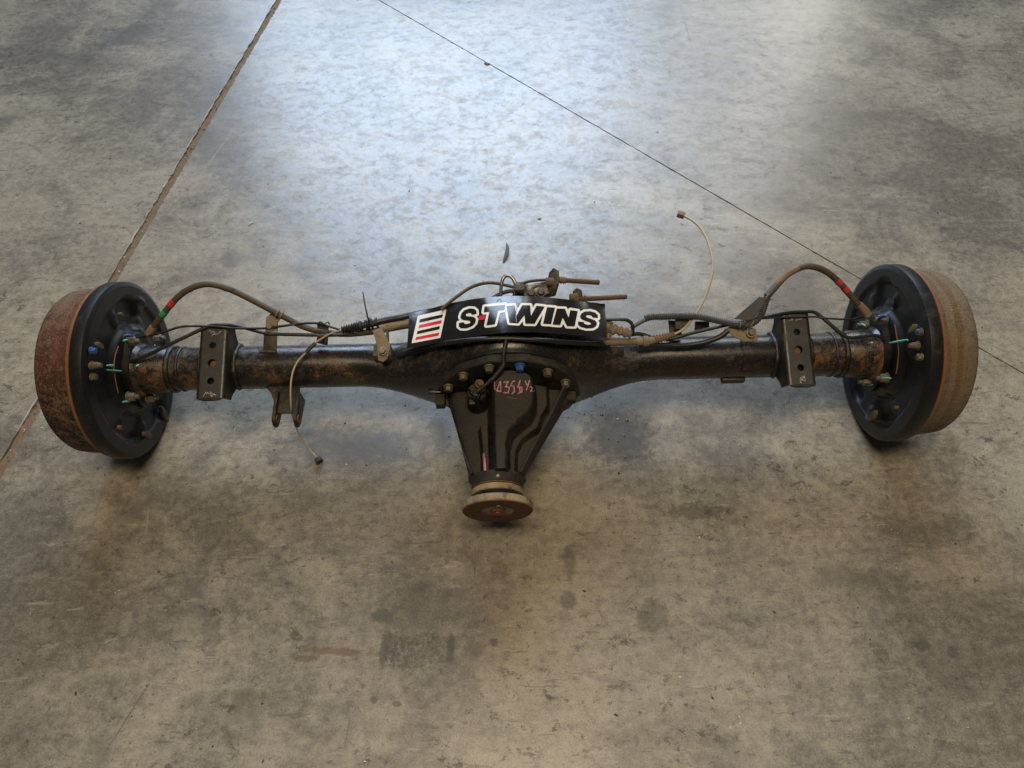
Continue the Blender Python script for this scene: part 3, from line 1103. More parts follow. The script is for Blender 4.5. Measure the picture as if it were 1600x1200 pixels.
left_f = [feat(196, 492, -1, 0.030, -0.010, 0.008), feat(215, 478, -1, 0.014, 0.009, 0.006), feat(178, 500, -1, 0.012, 0.008, 0.006),
          feat(205, 665, -1, 0.031, -0.010, 0.008), feat(190, 664, -1, 0.011, 0.007, 0.005), feat(222, 672, -1, 0.013, 0.008, 0.006),
          feat(150, 566, -1, 0.030, 0.006, 0.005), feat(214, 514, -1, 0.02, 0.008, 0.008), feat(247, 640, -1, 0.018, -0.008, 0.008)]
right_f = [feat(1385, 462, 1, 0.029, -0.010, 0.008), feat(1398, 470, 1, 0.011, 0.010, 0.005), feat(1365, 470, 1, 0.012, 0.007, 0.006),
           feat(1384, 640, 1, 0.032, -0.012, 0.009), feat(1393, 634, 1, 0.012, 0.009, 0.006), feat(1364, 648, 1, 0.014, 0.009, 0.006),
           feat(1432, 538, 1, 0.030, 0.006, 0.005), feat(1385, 488, 1, 0.02, 0.008, 0.008), feat(1342, 612, 1, 0.017, -0.008, 0.008)]
plL = backing_plate(-1, left_f)
plR = backing_plate(1, right_f)
drL = drum(-1, M['drum_dark'])
drR = drum(1, M['drum_tan'])

# retaining flanges, nuts, wheel cylinders, plugs on the backing plates
def plate_kit(sgn, pl, nuts, cyl, plugs, rust_line, marks):
    X = lambda off: sgn * (PX - off)
    # four-lobed bearing retainer
    Vv = []
    n = 64
    prof = []
    for k in range(n):
        a = 2 * math.pi * k / n
        r = 0.051 + 0.016 * max(0.0, math.cos(2 * (a - math.pi / 4))) ** 1.5
        prof.append((r * math.cos(a), r * math.sin(a)))
    V, Fc = [], []
    for off, sc_ in ((0.004, 1.0), (0.0175, 1.0), (0.0195, 0.97), (0.0195, 0.70)):
        for (y, z) in prof:
            V.append((X(off), y * sc_, z * sc_))
    for i in range(3):
        for k in range(n):
            k2 = (k + 1) % n
            Fc.append((i * n + k, i * n + k2, (i + 1) * n + k2, (i + 1) * n + k))
    mesh_obj('bearing_retainer', V, Fc, M['plate'], axle, True, 0.5)
    for (px, py, m) in nuts:
        v = LX(px, py, X(0.028))
        b = hexbolt('nut', (X(0.0195), v.y, v.z), (-sgn, 0, 0), 0.0078, 0.010, m, axle, 0.0092, stud=0.006, twist=random.random())
    for (px, py, r, hgt, m) in cyl:
        v = LX(px, py, X(0.012))
        hexbolt('bolt', (X(0.006), v.y, v.z), (-sgn, 0, 0), r, hgt, m, axle, r * 1.15, twist=random.random())
    for (px, py, ra, rb, rot, off) in plugs:
        v = LX(px, py, X(off))
        V, Fc = [], []
        n = 20
        for d, s in ((-0.004, 1.0), (0.0012, 1.0), (0.0022, 0.85)):
            for k in range(n):
                a = 2 * math.pi * k / n
                yy, zz = ra * s * math.cos(a), rb * s * math.sin(a)
                V.append((X(off + d), v.y + yy * math.cos(rot) - zz * math.sin(rot), v.z + yy * math.sin(rot) + zz * math.cos(rot)))
        for i in range(2):
            for k in range(n):
                k2 = (k + 1) % n
                Fc.append((i * n + k, i * n + k2, (i + 1) * n + k2, (i + 1) * n + k))
        Fc.append(tuple(range(2 * n, 3 * n)))
        mesh_obj('inspection_plug', V, Fc, M['plug'], axle, True, 0.6)
    pts = [LX(px, py, X(0.0206)) for px, py in rust_line]
    sweep('shim_edge', spline(pts, 8), 0.0009, M['line'], axle, 6)
    for (ln, w, off, m) in marks:
        pts = [LX(px, py, X(off)) for px, py in ln]
        sweep('paint_mark', spline(pts, 5), lambda s, d, w=w: w * (0.55 + 0.45 * math.sin(math.pi * min(1, max(0, s * 0.9 + 0.05)))), m, axle, 7)


plate_kit(-1, plL,
          [(209, 533, M['zinc']), (250, 528, M['zinc']), (208, 620, M['zinc']), (238, 622, M['zinc'])],
          [(148, 548, 0.0055, 0.006, M['blue']), (149, 589, 0.0056, 0.006, M['zinc'])],
          [(156, 540, 0.0045, 0.0090, 0.1, 0.010), (190, 491, 0.003, 0.005, 0.3, 0.012), (189, 668, 0.004, 0.0055, 0.2, 0.011),
           (231, 679, 0.0055, 0.0135, 0.25, 0.010), (257, 647, 0.006, 0.020, -0.35, 0.006)],
          [(185, 541), (180, 556), (178, 575), (181, 597), (185, 614)],
          [([(167, 571), (178, 571)], 0.0017, 0.024, M['teal']), ([(167, 578), (178, 579), (190, 580)], 0.0014, 0.0225, M['teal']),
           ([(193, 532), (199, 532)], 0.0024, 0.022, M['teal']), ([(193, 525), (200, 524), (207, 525)], 0.0030, 0.030, M['blue']),
           ([(192, 628), (201, 627)], 0.0017, 0.022, M['teal']), ([(242, 538), (242, 545)], 0.0013, 0.028, M['teal']), ([(213, 572), (217, 570)], 0.0016, 0.062, M['teal']),
           ([(249, 526), (254, 531)], 0.0024, 0.036, M['blue']), ([(145, 626), (147, 623)], 0.0008, 0.004, M['white_scuff'])])
plate_kit(1, plR,
          [(1376, 499, M['zinc']), (1347, 508, M['zinc']), (1350, 596, M['zinc']), (1378, 591, M['plug'])],
          [(1434, 519, 0.0056, 0.006, M['zinc']), (1434, 558, 0.0056, 0.006, M['zinc'])],
          [(1425, 514, 0.0045, 0.0105, -0.05, 0.010), (1363, 650, 0.0055, 0.0145, -0.2, 0.010), (1399, 637, 0.003, 0.004, 0, 0.010)],
          [(1398, 507), (1401, 525), (1404, 548), (1402, 572), (1400, 584)],
          [([(1390, 536), (1402, 534), (1418, 531)], 0.0020, 0.0235, M['teal']), ([(1373, 498), (1380, 494), (1386, 494)], 0.0032, 0.034, M['blue']),
           ([(1330, 500), (1338, 500)], 0.0022, 0.036, M['blue']), ([(1343, 508), (1347, 507), (1352, 509)], 0.0019, 0.042, M['teal']),
           ([(1378, 591), (1392, 591)], 0.0017, 0.038, M['teal']), ([(1359, 602), (1364, 601)], 0.0013, 0.022, M['teal']),
           ([(1360, 537), (1363, 535)], 0.0020, 0.062, M['teal']), ([(1431, 520), (1436, 516)], 0.0024, 0.020, M['blue'])])

# wheel cylinder unions where the brake pipes end
for sgn, px, py in ((-1, 146, 571), (1, 1433, 540)):
    v = LX(px, py, sgn * (PX - 0.010))
    lathe('pipe_union', [(0, 0.0070), (0.006, 0.0070), (0.007, 0.0054), (0.013, 0.0054), (0.014, 0.0040), (0.019, 0.0034)], (sgn * (PX - 0.004), v.y, v.z), (-sgn, 0, 0.0), M['plug'], axle, 12, angle=0.3)

# --- differential carrier: bolted flange, ribbed cast nose
NV = Vector((0, -1, 0))                          # nose direction in axle coordinates
lathe('carrier_flange', [(0.050, 0.1155), (0.052, 0.1170), (0.0625, 0.1170), (0.0645, 0.1155), (0.0645, 0.05)], (0.004, 0, 0), NV, M['cast'], axle, 96,
      rfun=lambda d, r, a: r + (0.0022 * max(0, math.cos(a * 13.5)) if r > 0.1 else 0))

DOME_A = [(762, 578), (775, 572), (800, 571), (822, 573), (838, 580), (842, 600), (842, 628), (833, 645), (815, 659), (803, 671), (799, 690), (800, 738), (800, 760), (766, 760), (766, 738), (764, 690), (763, 640)]
STEP_A = [(747, 660), (765, 655), (767, 760), (752, 760), (751, 700)]
STEP_B = [(762, 574), (858, 585), (859, 620), (848, 638), (843, 655), (817, 674), (808, 690), (806, 760), (766, 760), (762, 640)]
def h_dome(n): return 0.112 - (n - 0.06) * 0.40 if n < 0.19 else 0.060
dome_l = np.array([[L(px, py, 0.093 - 0.04 * min(1, max(0, (py - 575) / 180))).x, -L(px, py, 0.093 - 0.04 * min(1, max(0, (py - 575) / 180))).y] for px, py in DOME_A])
stepa_l = np.array([[L(px, py, 0.05).x, -L(px, py, 0.05).y] for px, py in STEP_A])
stepb_l = np.array([[L(px, py, 0.075 - 0.03 * min(1, max(0, (py - 575) / 180))).x, -L(px, py, 0.075 - 0.03 * min(1, max(0, (py - 575) / 180))).y] for px, py in STEP_B])
ribs = [[(693, 604), (707, 655), (722, 703), (737, 737)], [(885, 596), (860, 648), (831, 700), (814, 735)]]
rib_l = [[(L(px, py, 0.048 - 0.02 * (py - 595) / 140).x, -L(px, py, 0.048 - 0.02 * (py - 595) / 140).y) for px, py in r] for r in ribs]
XC = float(dome_l[:, 0].mean()) * 0 + L(776, 760, 0.045).x
NEND = 0.216
f_dome, f_sa, f_sb = poly_sdf(dome_l), poly_sdf(stepa_l), poly_sdf(stepb_l)
f_rib = [line_sdf([r]) for r in rib_l]


def np_smooth(a, b, x):
    s = np.clip((x - a) / (b - a), 0, 1)
    return s * s * (3 - 2 * s)


def carrier_w(n):
    """centre and half width of the cast body at distance n along the nose"""
    s = np.clip((n - 0.062) / (0.205 - 0.062), 0, 1)
    c = 0.004 + (XC - 0.004) * s
    w = 0.109 + (0.046 - 0.109) * s ** 0.95
    return c, w


def carrier_h(x, n):
    c, w = carrier_w(n)
    s = np.clip((n - 0.062) / (0.205 - 0.062), 0, 1)
    q = np.clip(1 - ((x - c) / w) ** 2, 0, 1)
    base = (0.026 + (0.006 - 0.026) * s) * np.sqrt(q)
    ribtop = 0.050 + (0.026 - 0.050) * s
    top = np.where(n < 0.17, 0.112 - (n - 0.06) * 0.40, 0.068)
    top = 0.097 + (0.055 - 0.097) * np_smooth(0.065, 0.180, n)
    xr_ = (x - XC)
    dome = top - 3.0 * (xr_ - 0.015) ** 2
    mask = (1 - np_smooth(-0.011, 0.0015, f_dome(x, n))) ** 0.8
    h = base + np.clip(dome - base, 0, 1) * mask
    ma = 1 - np_smooth(-0.004, 0.002, f_sa(x, n))
    ha = base + np.clip(top * 0.62 - base, 0, 1) * ma
    mb = 1 - np_smooth(-0.004, 0.002, f_sb(x, n))
    hb = base + np.clip(top * 0.40 - base, 0, 1) * mb
    h = np.maximum(np.maximum(h, ha), hb)
    for fr in f_rib:
        d = fr(x, n)
        h = np.maximum(h, base + (ribtop - base) * (1 - np_smooth(0.0016, 0.0042, d)))
    # sender boss cavity on the left
    cav = np.sqrt((x - SEND.x) ** 2 + (n + SEND.y) ** 2)
    h = np.maximum(h, (0.062 * (1 - np_smooth(0.015, 0.020, cav))) * (1 - mask))
    return h


SEND = L(745, 608, 0.07)
GRAIN = np.random.RandomState(3)
nn, nsx = 150, 170
ns = np.linspace(0.062, NEND, nn)
V, Fc = [], []
nb = 24
for i, n in enumerate(ns):
    c, w = carrier_w(n)
    sx = np.sin(np.linspace(-math.pi / 2, math.pi / 2, nsx))
    sx = 0.35 * sx + 0.65 * np.linspace(-1, 1, nsx)
    X = c + sx * w
    H = carrier_h(X, np.full(nsx, n)) + GRAIN.normal(0, 0.00018, nsx)     # sand-cast skin
    for x, h in zip(X, H):
        V.append((x, -n, h))
    s = min(1, max(0, (n - 0.062) / (0.205 - 0.062)))
    dz = 0.095 + (0.046 - 0.095) * s
    for k in range(1, nb):
        a = math.pi * k / nb
        V.append((c + w * math.cos(a), -n, -dz * math.sin(a)))
m = nsx + nb - 1
for i in range(nn - 1):
    for k in range(m):
        k2 = (k + 1) % m
        Fc.append((i * m + k, i * m + k2, (i + 1) * m + k2, (i + 1) * m + k))
Fc.append(tuple(range(m - 1, -1, -1)))
Fc.append(tuple(range((nn - 1) * m, nn * m)))
carrier = mesh_obj('carrier_housing', V, Fc, M['cast'], axle, True, 1.1)


TX0, TN0, TS = -0.14, 0.060, 0.0006
_tx = TX0 + np.arange(480) * TS
_tn = TN0 + np.arange(270) * TS
_GX, _GN = np.meshgrid(_tx, _tn)
HTAB = carrier_h(_GX, _GN)


def h_table(x, n):
    a, b = (x - TX0) / TS, (n - TN0) / TS
    i, j = int(min(max(a, 0), 478)), int(min(max(b, 0), 268))
    fa, fb = min(max(a - i, 0), 1), min(max(b - j, 0), 1)
    return (HTAB[j, i] * (1 - fa) + HTAB[j, i + 1] * fa) * (1 - fb) + (HTAB[j + 1, i] * (1 - fa) + HTAB[j + 1, i + 1] * fa) * fb


def on_carrier(px, py, lift=0.0005):
    """the point of the cast surface seen at a photo position"""
    o = AXI @ CAM
    d = AXI.to_3x3() @ ray(px, py)
    h = 0.115
    while h > 0:
        v = o + d * ((h - o.z) / d.z)
        if h <= h_table(v.x, -v.y) + lift:
            break
        h -= 0.0005
    return v


# flange bolts
for k in range(16):
    a = math.radians(25.8 + 26.6 * k)
    if k >= 13: break
    x, z = 0.001 + 0.1045 * math.cos(a), 0.1045 * math.sin(a)
    mt = M['blue'] if k == 2 else M['zinc']
    b = hexbolt('flange_bolt', (x, -0.0645, z), NV, 0.0066, 0.0080, mt, axle, 0.0086, twist=random.random())
# housing lugs at both ends of the flange
for px, py in ((683, 612), (897, 604)):
    v = L(px, py, 0.004)
    box('flange_lug', v, (0.03, 0.014, 0.022), M['banjo'], axle, bev=0.003)
    box('flange_lug', v + Vector((0.006 if px < 790 else -0.006, -0.016, -0.004)), (0.016, 0.022, 0.018), M['cast'], axle, bev=0.003)

# sender with its rusty collar and wiring
v = on_carrier(740, 598)
lathe('breather_union', [(0, 0.0085), (0.007, 0.0085), (0.0075, 0.0066), (0.016, 0.0066), (0.017, 0.0045), (0.022, 0.004)], v, (0.0, -0.25, 1.0), M['rustbolt'], carrier, 12, angle=0.3)
v2 = on_carrier(748, 601)
lathe('breather_union', [(0, 0.0075), (0.006, 0.0075), (0.0065, 0.0055), (0.012, 0.0050)], v2, (0.3, -0.2, 1.0), M['rustbolt'], carrier, 12, angle=0.3)
for pts in ([(731, 601), (734, 611), (742, 618)], [(746, 612), (742, 622), (740, 634)], [(733, 622), (741, 621), (750, 626)], [(750, 616), (747, 622), (752, 627)]):
    sweep('sender_wire', spline([on_carrier(a, b, 0.004) for a, b in pts], 8), 0.0022, M['blueblack'], carrier, 8)
box('sender_plug', on_carrier(738, 628, 0.006), (0.010, 0.013, 0.010), M['boot'], carrier, bev=0.002)
box('sender_plug', on_carrier(745, 616, 0.006), (0.012, 0.010, 0.010), M['boot'], carrier, bev=0.002)

# neck, dust shield and companion flange
neck = L(775, 748, 0.0)
NC = Vector((XC, 0, 0))
lathe('pinion_neck', [(0.2135, 0.043), (0.218, 0.0425), (0.2295, 0.041), (0.230, 0.030)], NC, NV, M['cast'], axle, 56)
lathe('seal_ring', [(0.2295, 0.0385), (0.230, 0.0405), (0.2315, 0.0405), (0.232, 0.0385)], NC, NV, M['rustbolt'], axle, 56)
lathe('dust_shield', [(0.232, 0.033), (0.2325, 0.0395), (0.234, 0.0408), (0.241, 0.0408), (0.2425, 0.0398), (0.2425, 0.033)], NC, NV, M['flange_side'], axle, 64, angle=0.5)
lathe('flange_boss', [(0.242, 0.033), (0.2555, 0.033)], NC, NV, M['hole'], axle, 48)
cf_ = lathe('companion_flange', [(0.2540, 0.030), (0.2540, 0.0530), (0.2555, 0.0555), (0.2645, 0.0560), (0.2662, 0.0550), (0.2664, 0.030)], NC, NV, M['flange_side'], axle, 72, angle=0.5)
lathe('flange_face', [(0.2660, 0.0545), (0.2672, 0.0540), (0.2676, 0.0400), (0.2672, 0.0260), (0.2632, 0.0240), (0.2627, 0.0120)], NC, NV, M['flange_face'], cf_, 64, angle=0.5)
hexbolt('pinion_nut', NC + NV * 0.2628, NV, 0.0125, 0.0045, M['flange_hub'], cf_, 0.0238, stud=0.002)
lathe('pale_dot', [(0, 0.0030), (0.0006, 0.0022)], Vector((XC + 0.002, -0.2678, 0.030)), NV, M['white_scuff'], cf_, 10)  # small pale dot on the flange face
lathe('pale_dot', [(0, 0.0026), (0.0006, 0.002)], Vector((XC + 0.002, -0.223, 0.0418)), (0, 0, 1), M['white_scuff'], axle, 10)  # small pale dot on top of the neck

# pink paint-marker number on the casting and the pink stripe on the neck
def m2p(x, y): return (660 + x * 0.1625, 540 + y * 0.1625)
STROKES = [
    [(690, 345), (695, 420)],
    [(750, 345), (715, 435), (755, 440), (750, 345)],
    [(785, 352), (825, 345), (800, 395), (835, 400), (825, 455), (785, 452)],
    [(868, 345), (850, 385), (880, 392), (885, 440), (862, 462)], [(868, 345), (885, 342)],
    [(940, 335), (918, 400), (955, 400), (958, 445), (925, 458)], [(935, 400), (938, 440)],
    [(990, 340), (1003, 375)], [(1030, 335), (1000, 425)], [(1040, 395), (1060, 410), (1040, 440), (1075, 435)],
]
pl_px = [[m2p(*p) for p in s] for s in STROKES]
for k, s in enumerate(pl_px):
    xs_, ys_ = [p[0] for p in s], [p[1] for p in s]
    V, Fc = iso_mesh(line_sdf([s], 0.25), 1.0, (min(xs_) - 2, min(ys_) - 2, max(xs_) + 2, max(ys_) + 2), 0.55, lambda x, y: on_carrier(x, y, 0.0006))
    if Fc:
        mesh_obj('number_stroke', V, Fc, M['pink'], carrier, True)
V, Fc = iso_mesh(line_sdf([[(755.5, 710), (757, 725), (758.5, 742)]], 0.4), 2.0, (750, 705, 764, 746), 0.7, lambda x, y: on_carrier(x, y, 0.0008))
mesh_obj('pink_stripe', V, Fc, M['pink'], carrier, True)
V, Fc = iso_mesh(line_sdf([[(793, 620.5), (799, 621.5), (807, 623)]], 0.3), 0.8, (789, 617, 811, 627), 0.6, lambda x, y: on_carrier(x, y, 0.0006))
mesh_obj('cast_mark', V, Fc, M['plug'], carrier, True)

# --- shock absorber mount under the left tube, stub under the right tube
hb = -0.004
web = [(414, 604, hb), (424, 612, hb), (431, 630, hb), (433, 646, hb), (470, 646, hb), (471, 630, hb), (468, 604, hb)]
shock = px_plate('shock_mount', web, 0.005, M['bracket_rust'], axle, 0.0015)
for (xa, side) in ((434, 1), (467, -1)):
    a, b, c = L(xa, 612, 0.004), L(xa, 640, 0.004), L(xa, 659, 0.004)
    x = a.x
    Vv = []
    prof = [(a.y, 0.010), (b.y, 0.008)]
    yc = (b.y + c.y) / 2 - 0.002
    r = abs(b.y - c.y) * 0.62
    for k in range(13):
        t_ = math.pi / 2 - math.pi * k / 12
        prof.append((yc - r * math.cos(t_), 0.0 - 0.006 + r * math.sin(t_)))
    prof.append((a.y, -0.030))
    ear = plate('ear', [(x, y, z) for y, z in prof], 0.0052, M['bracket_rust'], shock, 0.0014)
    lathe('eyelet', [(-0.0045, 0.0075), (-0.0045, 0.0045), (0.0045, 0.0045), (0.0045, 0.0075), (-0.0045, 0.0075)], (x, yc, -0.004), (1, 0, 0), M['drum_rim'], shock, 20, closed=True)
box('mount_stub', L(1144, 588, -0.018), (0.040, 0.022, 0.014), M['bracket_rust'], axle, bev=0.002)

# --- brackets on the left tube
px_plate('bracket_tab', [(413, 520, 0.062), (433, 521, 0.062), (432, 550, 0.036), (411, 548, 0.036)], 0.003, M['clip'], axle)
px_plate('bracket_foot', [(404, 546, 0.037), (430, 545, 0.038), (431, 551, 0.0375), (405, 551, 0.0365)], 0.003, M['clip'], axle)
hb1 = px_plate('hose_bracket', [(416, 496, 0.072), (425, 488, 0.078), (432, 484, 0.082), (440, 489, 0.080), (446, 493, 0.074), (438, 497, 0.072), (433, 504, 0.070), (434, 518, 0.064), (415, 518, 0.064)], 0.003, M['tan'], axle)
hexbolt('bolt', L(422.5, 512, 0.067), (0, -0.2, 1), 0.0055, 0.005, M['zinc'], hb1, 0.0075)
_hx = [L(x, y, h) for x, y, h in [(426, 486, 0.086), (449, 498, 0.074)]]
_ht = (_hx[1] - _hx[0]).normalized()
_e1 = _ht.orthogonal().normalized(); _e2 = _ht.cross(_e1)
for _q in (0.30, 0.58):
    _c = _hx[0].lerp(_hx[1], _q)
    sweep('hose_clamp', [_c + _e1 * (0.0062 * math.cos(a)) + _e2 * (0.0062 * math.sin(a)) for a in np.linspace(0, 2 * math.pi, 20)], 0.0014, M['tan'], hb1, 8, cap=False)
_unused = ([L(437 + 6.5 * math.cos(a) * 0.62 - 2, 493 + 7.5 * math.sin(a) - 1, 0.082 + 0.004 * math.sin(a)) for a in np.linspace(0, 2 * math.pi, 18)],)
px_plate('pipe_tab', [(496, 524, 0.06), (513, 525, 0.06), (512, 539, 0.040), (494, 535, 0.040)], 0.003, M['clip'], axle)
pc = px_plate('pipe_clip', [(496, 505, 0.07), (514, 509, 0.07), (513, 516, 0.064), (496, 513, 0.064)], 0.003, M['clip'], axle)
sweep('clip_spring', spline([L(496, 506, 0.072), L(501, 503, 0.076), L(507, 506, 0.078), L(512, 503, 0.076), L(515, 507, 0.072)], 6), 0.0012, M['steel'], pc, 6)
box('pipe_support', L(599, 553, 0.046), (0.030, 0.022, 0.026), M['clip'], axle, bev=0.003)
b3 = px_plate('cable_bracket', [(582, 517, 0.074), (595, 512, 0.076), (603, 524, 0.072), (610, 541, 0.066), (606, 560, 0.060), (599, 566, 0.058), (591, 563, 0.058), (590, 546, 0.063), (587, 532, 0.068)], 0.003, M['tan'], axle)
hexbolt('bolt', L(598, 549, 0.0655), (0, -0.25, 1), 0.0058, 0.0045, M['zinc'], b3, 0.0078)
px_plate('bracket_post', [(603, 508, 0.072), (607, 508, 0.072), (608, 540, 0.055), (604, 540, 0.055)], 0.006, M['clip'], axle)

# --- brackets on the right tube
px_plate('bracket_tab', [(1044, 500, 0.058), (1066, 502, 0.058), (1065, 526, 0.036), (1046, 524, 0.036)], 0.003, M['clip'], axle)
px_plate('rusty_clip', [(1055, 491, 0.072), (1071, 492, 0.072), (1081, 500, 0.068), (1068, 515, 0.062), (1055, 514, 0.062)], 0.004, M['bracket_rust'], axle)
px_plate('bracket_tab', [(1086, 502, 0.058), (1108, 502, 0.058), (1108, 514, 0.048), (1085, 518, 0.045)], 0.003, M['clip'], axle)
tb = px_plate('hose_bracket', [(1131, 514, 0.066), (1151, 506, 0.070), (1181, 514, 0.066), (1184, 533, 0.056), (1162, 534, 0.056), (1149, 528, 0.060)], 0.003, M['tan'], axle)
hexbolt('bolt', L(1173, 520.5, 0.0645), (0, -0.25, 1), 0.0058, 0.005, M['zinc'], tb, 0.0085)
V, Fc = [], []
xa, xb = L(1161, 548, 0.037).x, L(1183, 548, 0.037).x
for k in range(25):
    a = math.radians(25 + 130 * k / 24)
    for x in (xa, xb):
        for r in (TR + 0.0002, TR + 0.0032):
            V.append((x, r * math.cos(a), r * math.sin(a)))
for k in range(24):
    b = k * 4
    Fc += [(b + 1, b + 3, b + 7, b + 5), (b, b + 1, b + 5, b + 4), (b + 2, b + 6, b + 7, b + 3)]
Fc += [(0, 2, 3, 1), (96, 97, 99, 98)]
mesh_obj('tube_strap', V, Fc, M['tube'], axle, True, 0.6)
px_plate('hose_shield', [(1147, 498, 0.088), (1158, 488, 0.096), (1170, 478, 0.104), (1186, 463, 0.112), (1194, 466, 0.108), (1192, 478, 0.100), (1178, 498, 0.086), (1168, 501, 0.082)], 0.0025, M['shield'], axle)
px_plate('bracket_tab', [(954, 541, 0.055), (975, 541, 0.055), (974, 556, 0.040), (956, 554, 0.040)], 0.004, M['clip'], axle)

# --- pipes, hoses, cables
def pathpx(pts, n=8):
    return spline([L(*p) for p in pts], n)


def hose(name, pts, r, mat, n=8, seg=12):
    return sweep(name, pathpx(pts, n), r, mat, axle, seg)


hl = hose('brake_hose', [(232, 524, 0.066), (240, 511, 0.075), (255, 491, 0.092), (275, 467, 0.110), (297, 451, 0.120), (325, 444, 0.122), (358, 452, 0.114), (392, 468, 0.100), (426, 486, 0.086),
                          (449, 498, 0.074), (474, 510.5, 0.064), (505, 519, 0.056), (539, 522, 0.054), (568, 520, 0.056), (590, 517, 0.062), (640, 508, 0.070), (690, 500, 0.072)], 0.0051, M['hose'])
# coloured bands on the hose and the steel sleeve at its foot
def band(path, i0, i1, r, mat, parent):
    return sweep('colour_band', path[i0:i1 + 1], r, mat, parent, 14)


pL = pathpx([(232, 524, 0.066), (240, 511, 0.075), (255, 491, 0.092), (275, 467, 0.110), (297, 451, 0.120)], 20)
band(pL, 38, 44, 0.0056, M['greenband'], hl)
band(pL, 51, 57, 0.0056, M['redband'], hl)
sweep('hose_end', pL[0:22], lambda s, d: 0.0066 if s < 0.85 else 0.0058, M['hosetan'], hl, 14)

hose('sensor_wire', [(218, 527, 0.066), (235, 524, 0.070), (255, 519, 0.072), (281, 511, 0.074), (300, 509.5, 0.074), (324, 510, 0.072), (345, 511, 0.072), (369, 513, 0.070), (412, 513, 0.070), (430, 511, 0.071),
                     (449, 508.5, 0.072), (471, 505.5, 0.072), (494, 505, 0.073), (511, 509, 0.072), (534, 516, 0.064), (560, 521, 0.058)], 0.0020, M['black_hose'])
hose('brake_pipe', [(150, 571, 0.010), (163, 571, 0.014), (177, 570, 0.024), (194, 567.6, 0.040), (211, 562, 0.050), (233, 554, 0.056), (255, 543, 0.062), (280, 531, 0.066), (300, 521.5, 0.068), (318, 513, 0.070), (332, 508.5, 0.071),
                    (347, 508, 0.071), (366, 508.5, 0.070), (389, 514, 0.066), (417, 521, 0.062), (449, 522.5, 0.060), (488, 523.5, 0.058), (534, 523, 0.056), (579, 516, 0.060), (640, 505, 0.07)], 0.0030, M['pipe'])

# handbrake cable end with ribbed boot, left
bt = pathpx([(534, 515.5, 0.066), (548, 512.5, 0.067), (562, 509.5, 0.068)], 16)
sweep('cable_boot', resample(bt, 0.0005), lambda s, d: 0.0050 + 0.0026 * s + 0.0011 * math.sin(d * 2 * math.pi / 0.0042), M['boot'], axle, 16)
sweep('cable_ferrule', pathpx([(562, 509.5, 0.068), (590, 503.5, 0.070)], 24), lambda s, d: 0.0072 + 0.0013 * math.copysign(1, math.sin(d * 700)), M['boot'], axle, 16, angle=0.5)
hose('cable_sheath', [(588, 504, 0.070), (606, 500, 0.071), (625, 496.5, 0.073), (645, 492, 0.074), (690, 484, 0.078)], 0.0056, M['black_hose'])
hose('cable_conduit', [(595, 514, 0.066), (615, 510, 0.067), (640, 506, 0.068), (680, 499, 0.070)], 0.0075, M['tan'])
endL = LW(498, 719, 0.006)
yl = [L(*p) for p in [(545, 513, 0.067), (534, 515.5, 0.066), (524, 518.5, 0.064), (517, 521, 0.063), (505, 527.5, 0.060), (490, 538, 0.056), (478, 551, 0.051), (466, 563.5, 0.047), (458.5, 578.5, 0.0445), (455, 595, 0.040), (454, 617, 0.030), (455.5, 640, 0.008)]]
yl += [LW(459, 657, 0.085), LW(467, 677, 0.052), LW(481, 699, 0.022), LW(494, 714, 0.008)]
yc = sweep('handbrake_cable', spline(yl, 8), 0.0015, M['cable'], axle, 10)
sweep('cable_sleeve', spline([L(493, 536, 0.057), L(485, 543.5, 0.054), L(478, 551, 0.051)], 8), 0.0032, M['clip'], yc, 10)
ang = Matrix.Rotation(-ALPHA, 4, 'X') @ Matrix.Rotation(math.radians(35), 4, 'Z')
box('cable_end', endL, (0.013, 0.009, 0.010), M['boot'], yc, rot=ang, bev=0.0012)
# zip tie standing up from the ferrule
zt = sweep('cable_tie', pathpx([(576.5, 508, 0.068), (575, 498, 0.080), (572, 485, 0.092), (569, 470, 0.103), (567, 456, 0.112)], 6), lambda s, d: 0.0016 * (1 - 0.45 * s), M['black_hose'], axle, 6)
sweep('tie_loop', [L(577.5, 506, 0.0695) + Vector((0.0012 * math.sin(a), 0.0095 * math.cos(a), 0.0095 * math.sin(a))) for a in np.linspace(0, 2 * math.pi, 20)], 0.0015, M['black_hose'], zt, 6, cap=False)

# handbrake cable, right
hose('cable_sheath', [(934, 536, 0.068), (945, 535.5, 0.066), (975, 534.5, 0.063), (996, 534, 0.062)], lambda s, d: 0.0052, M['hosetan'])
sweep('cable_ferrule', pathpx([(994, 534, 0.062), (1010, 533, 0.062), (1024, 531, 0.062)], 12), lambda s, d: 0.0068 + 0.0024 * (0.35 < s < 0.62) - 0.001 * (s > 0.85), M['tan'], axle, 16, angle=0.5)
bt = pathpx([(1023, 531, 0.062), (1038, 527, 0.063), (1053, 522, 0.064)], 16)
sweep('cable_boot', resample(bt, 0.0005), lambda s, d: 0.0072 - 0.0030 * s + 0.0011 * math.sin(d * 2 * math.pi / 0.0046), M['hosetan'], axle, 16)
yr = [(1046, 524.5, 0.064), (1057, 520.5, 0.066), (1070, 512, 0.070), (1085, 494, 0.076), (1097.6, 473, 0.083), (1106, 452, 0.088), (1112, 432, 0.092), (1114, 411, 0.094), (1110, 390, 0.092), (1103.5, 371, 0.088), (1092.5, 354, 0.082), (1080, 343.5, 0.075), (1067, 336.5, 0.068)]
yrc = hose('handbrake_cable', yr, 0.0021, M['cable'], 8, 10)
box('cable_end', L(1064, 335.5, 0.067), (0.013, 0.009, 0.010), M['tan'], yrc, rot=Matrix.Rotation(math.radians(-25), 4, 'Z'), bev=0.0012)

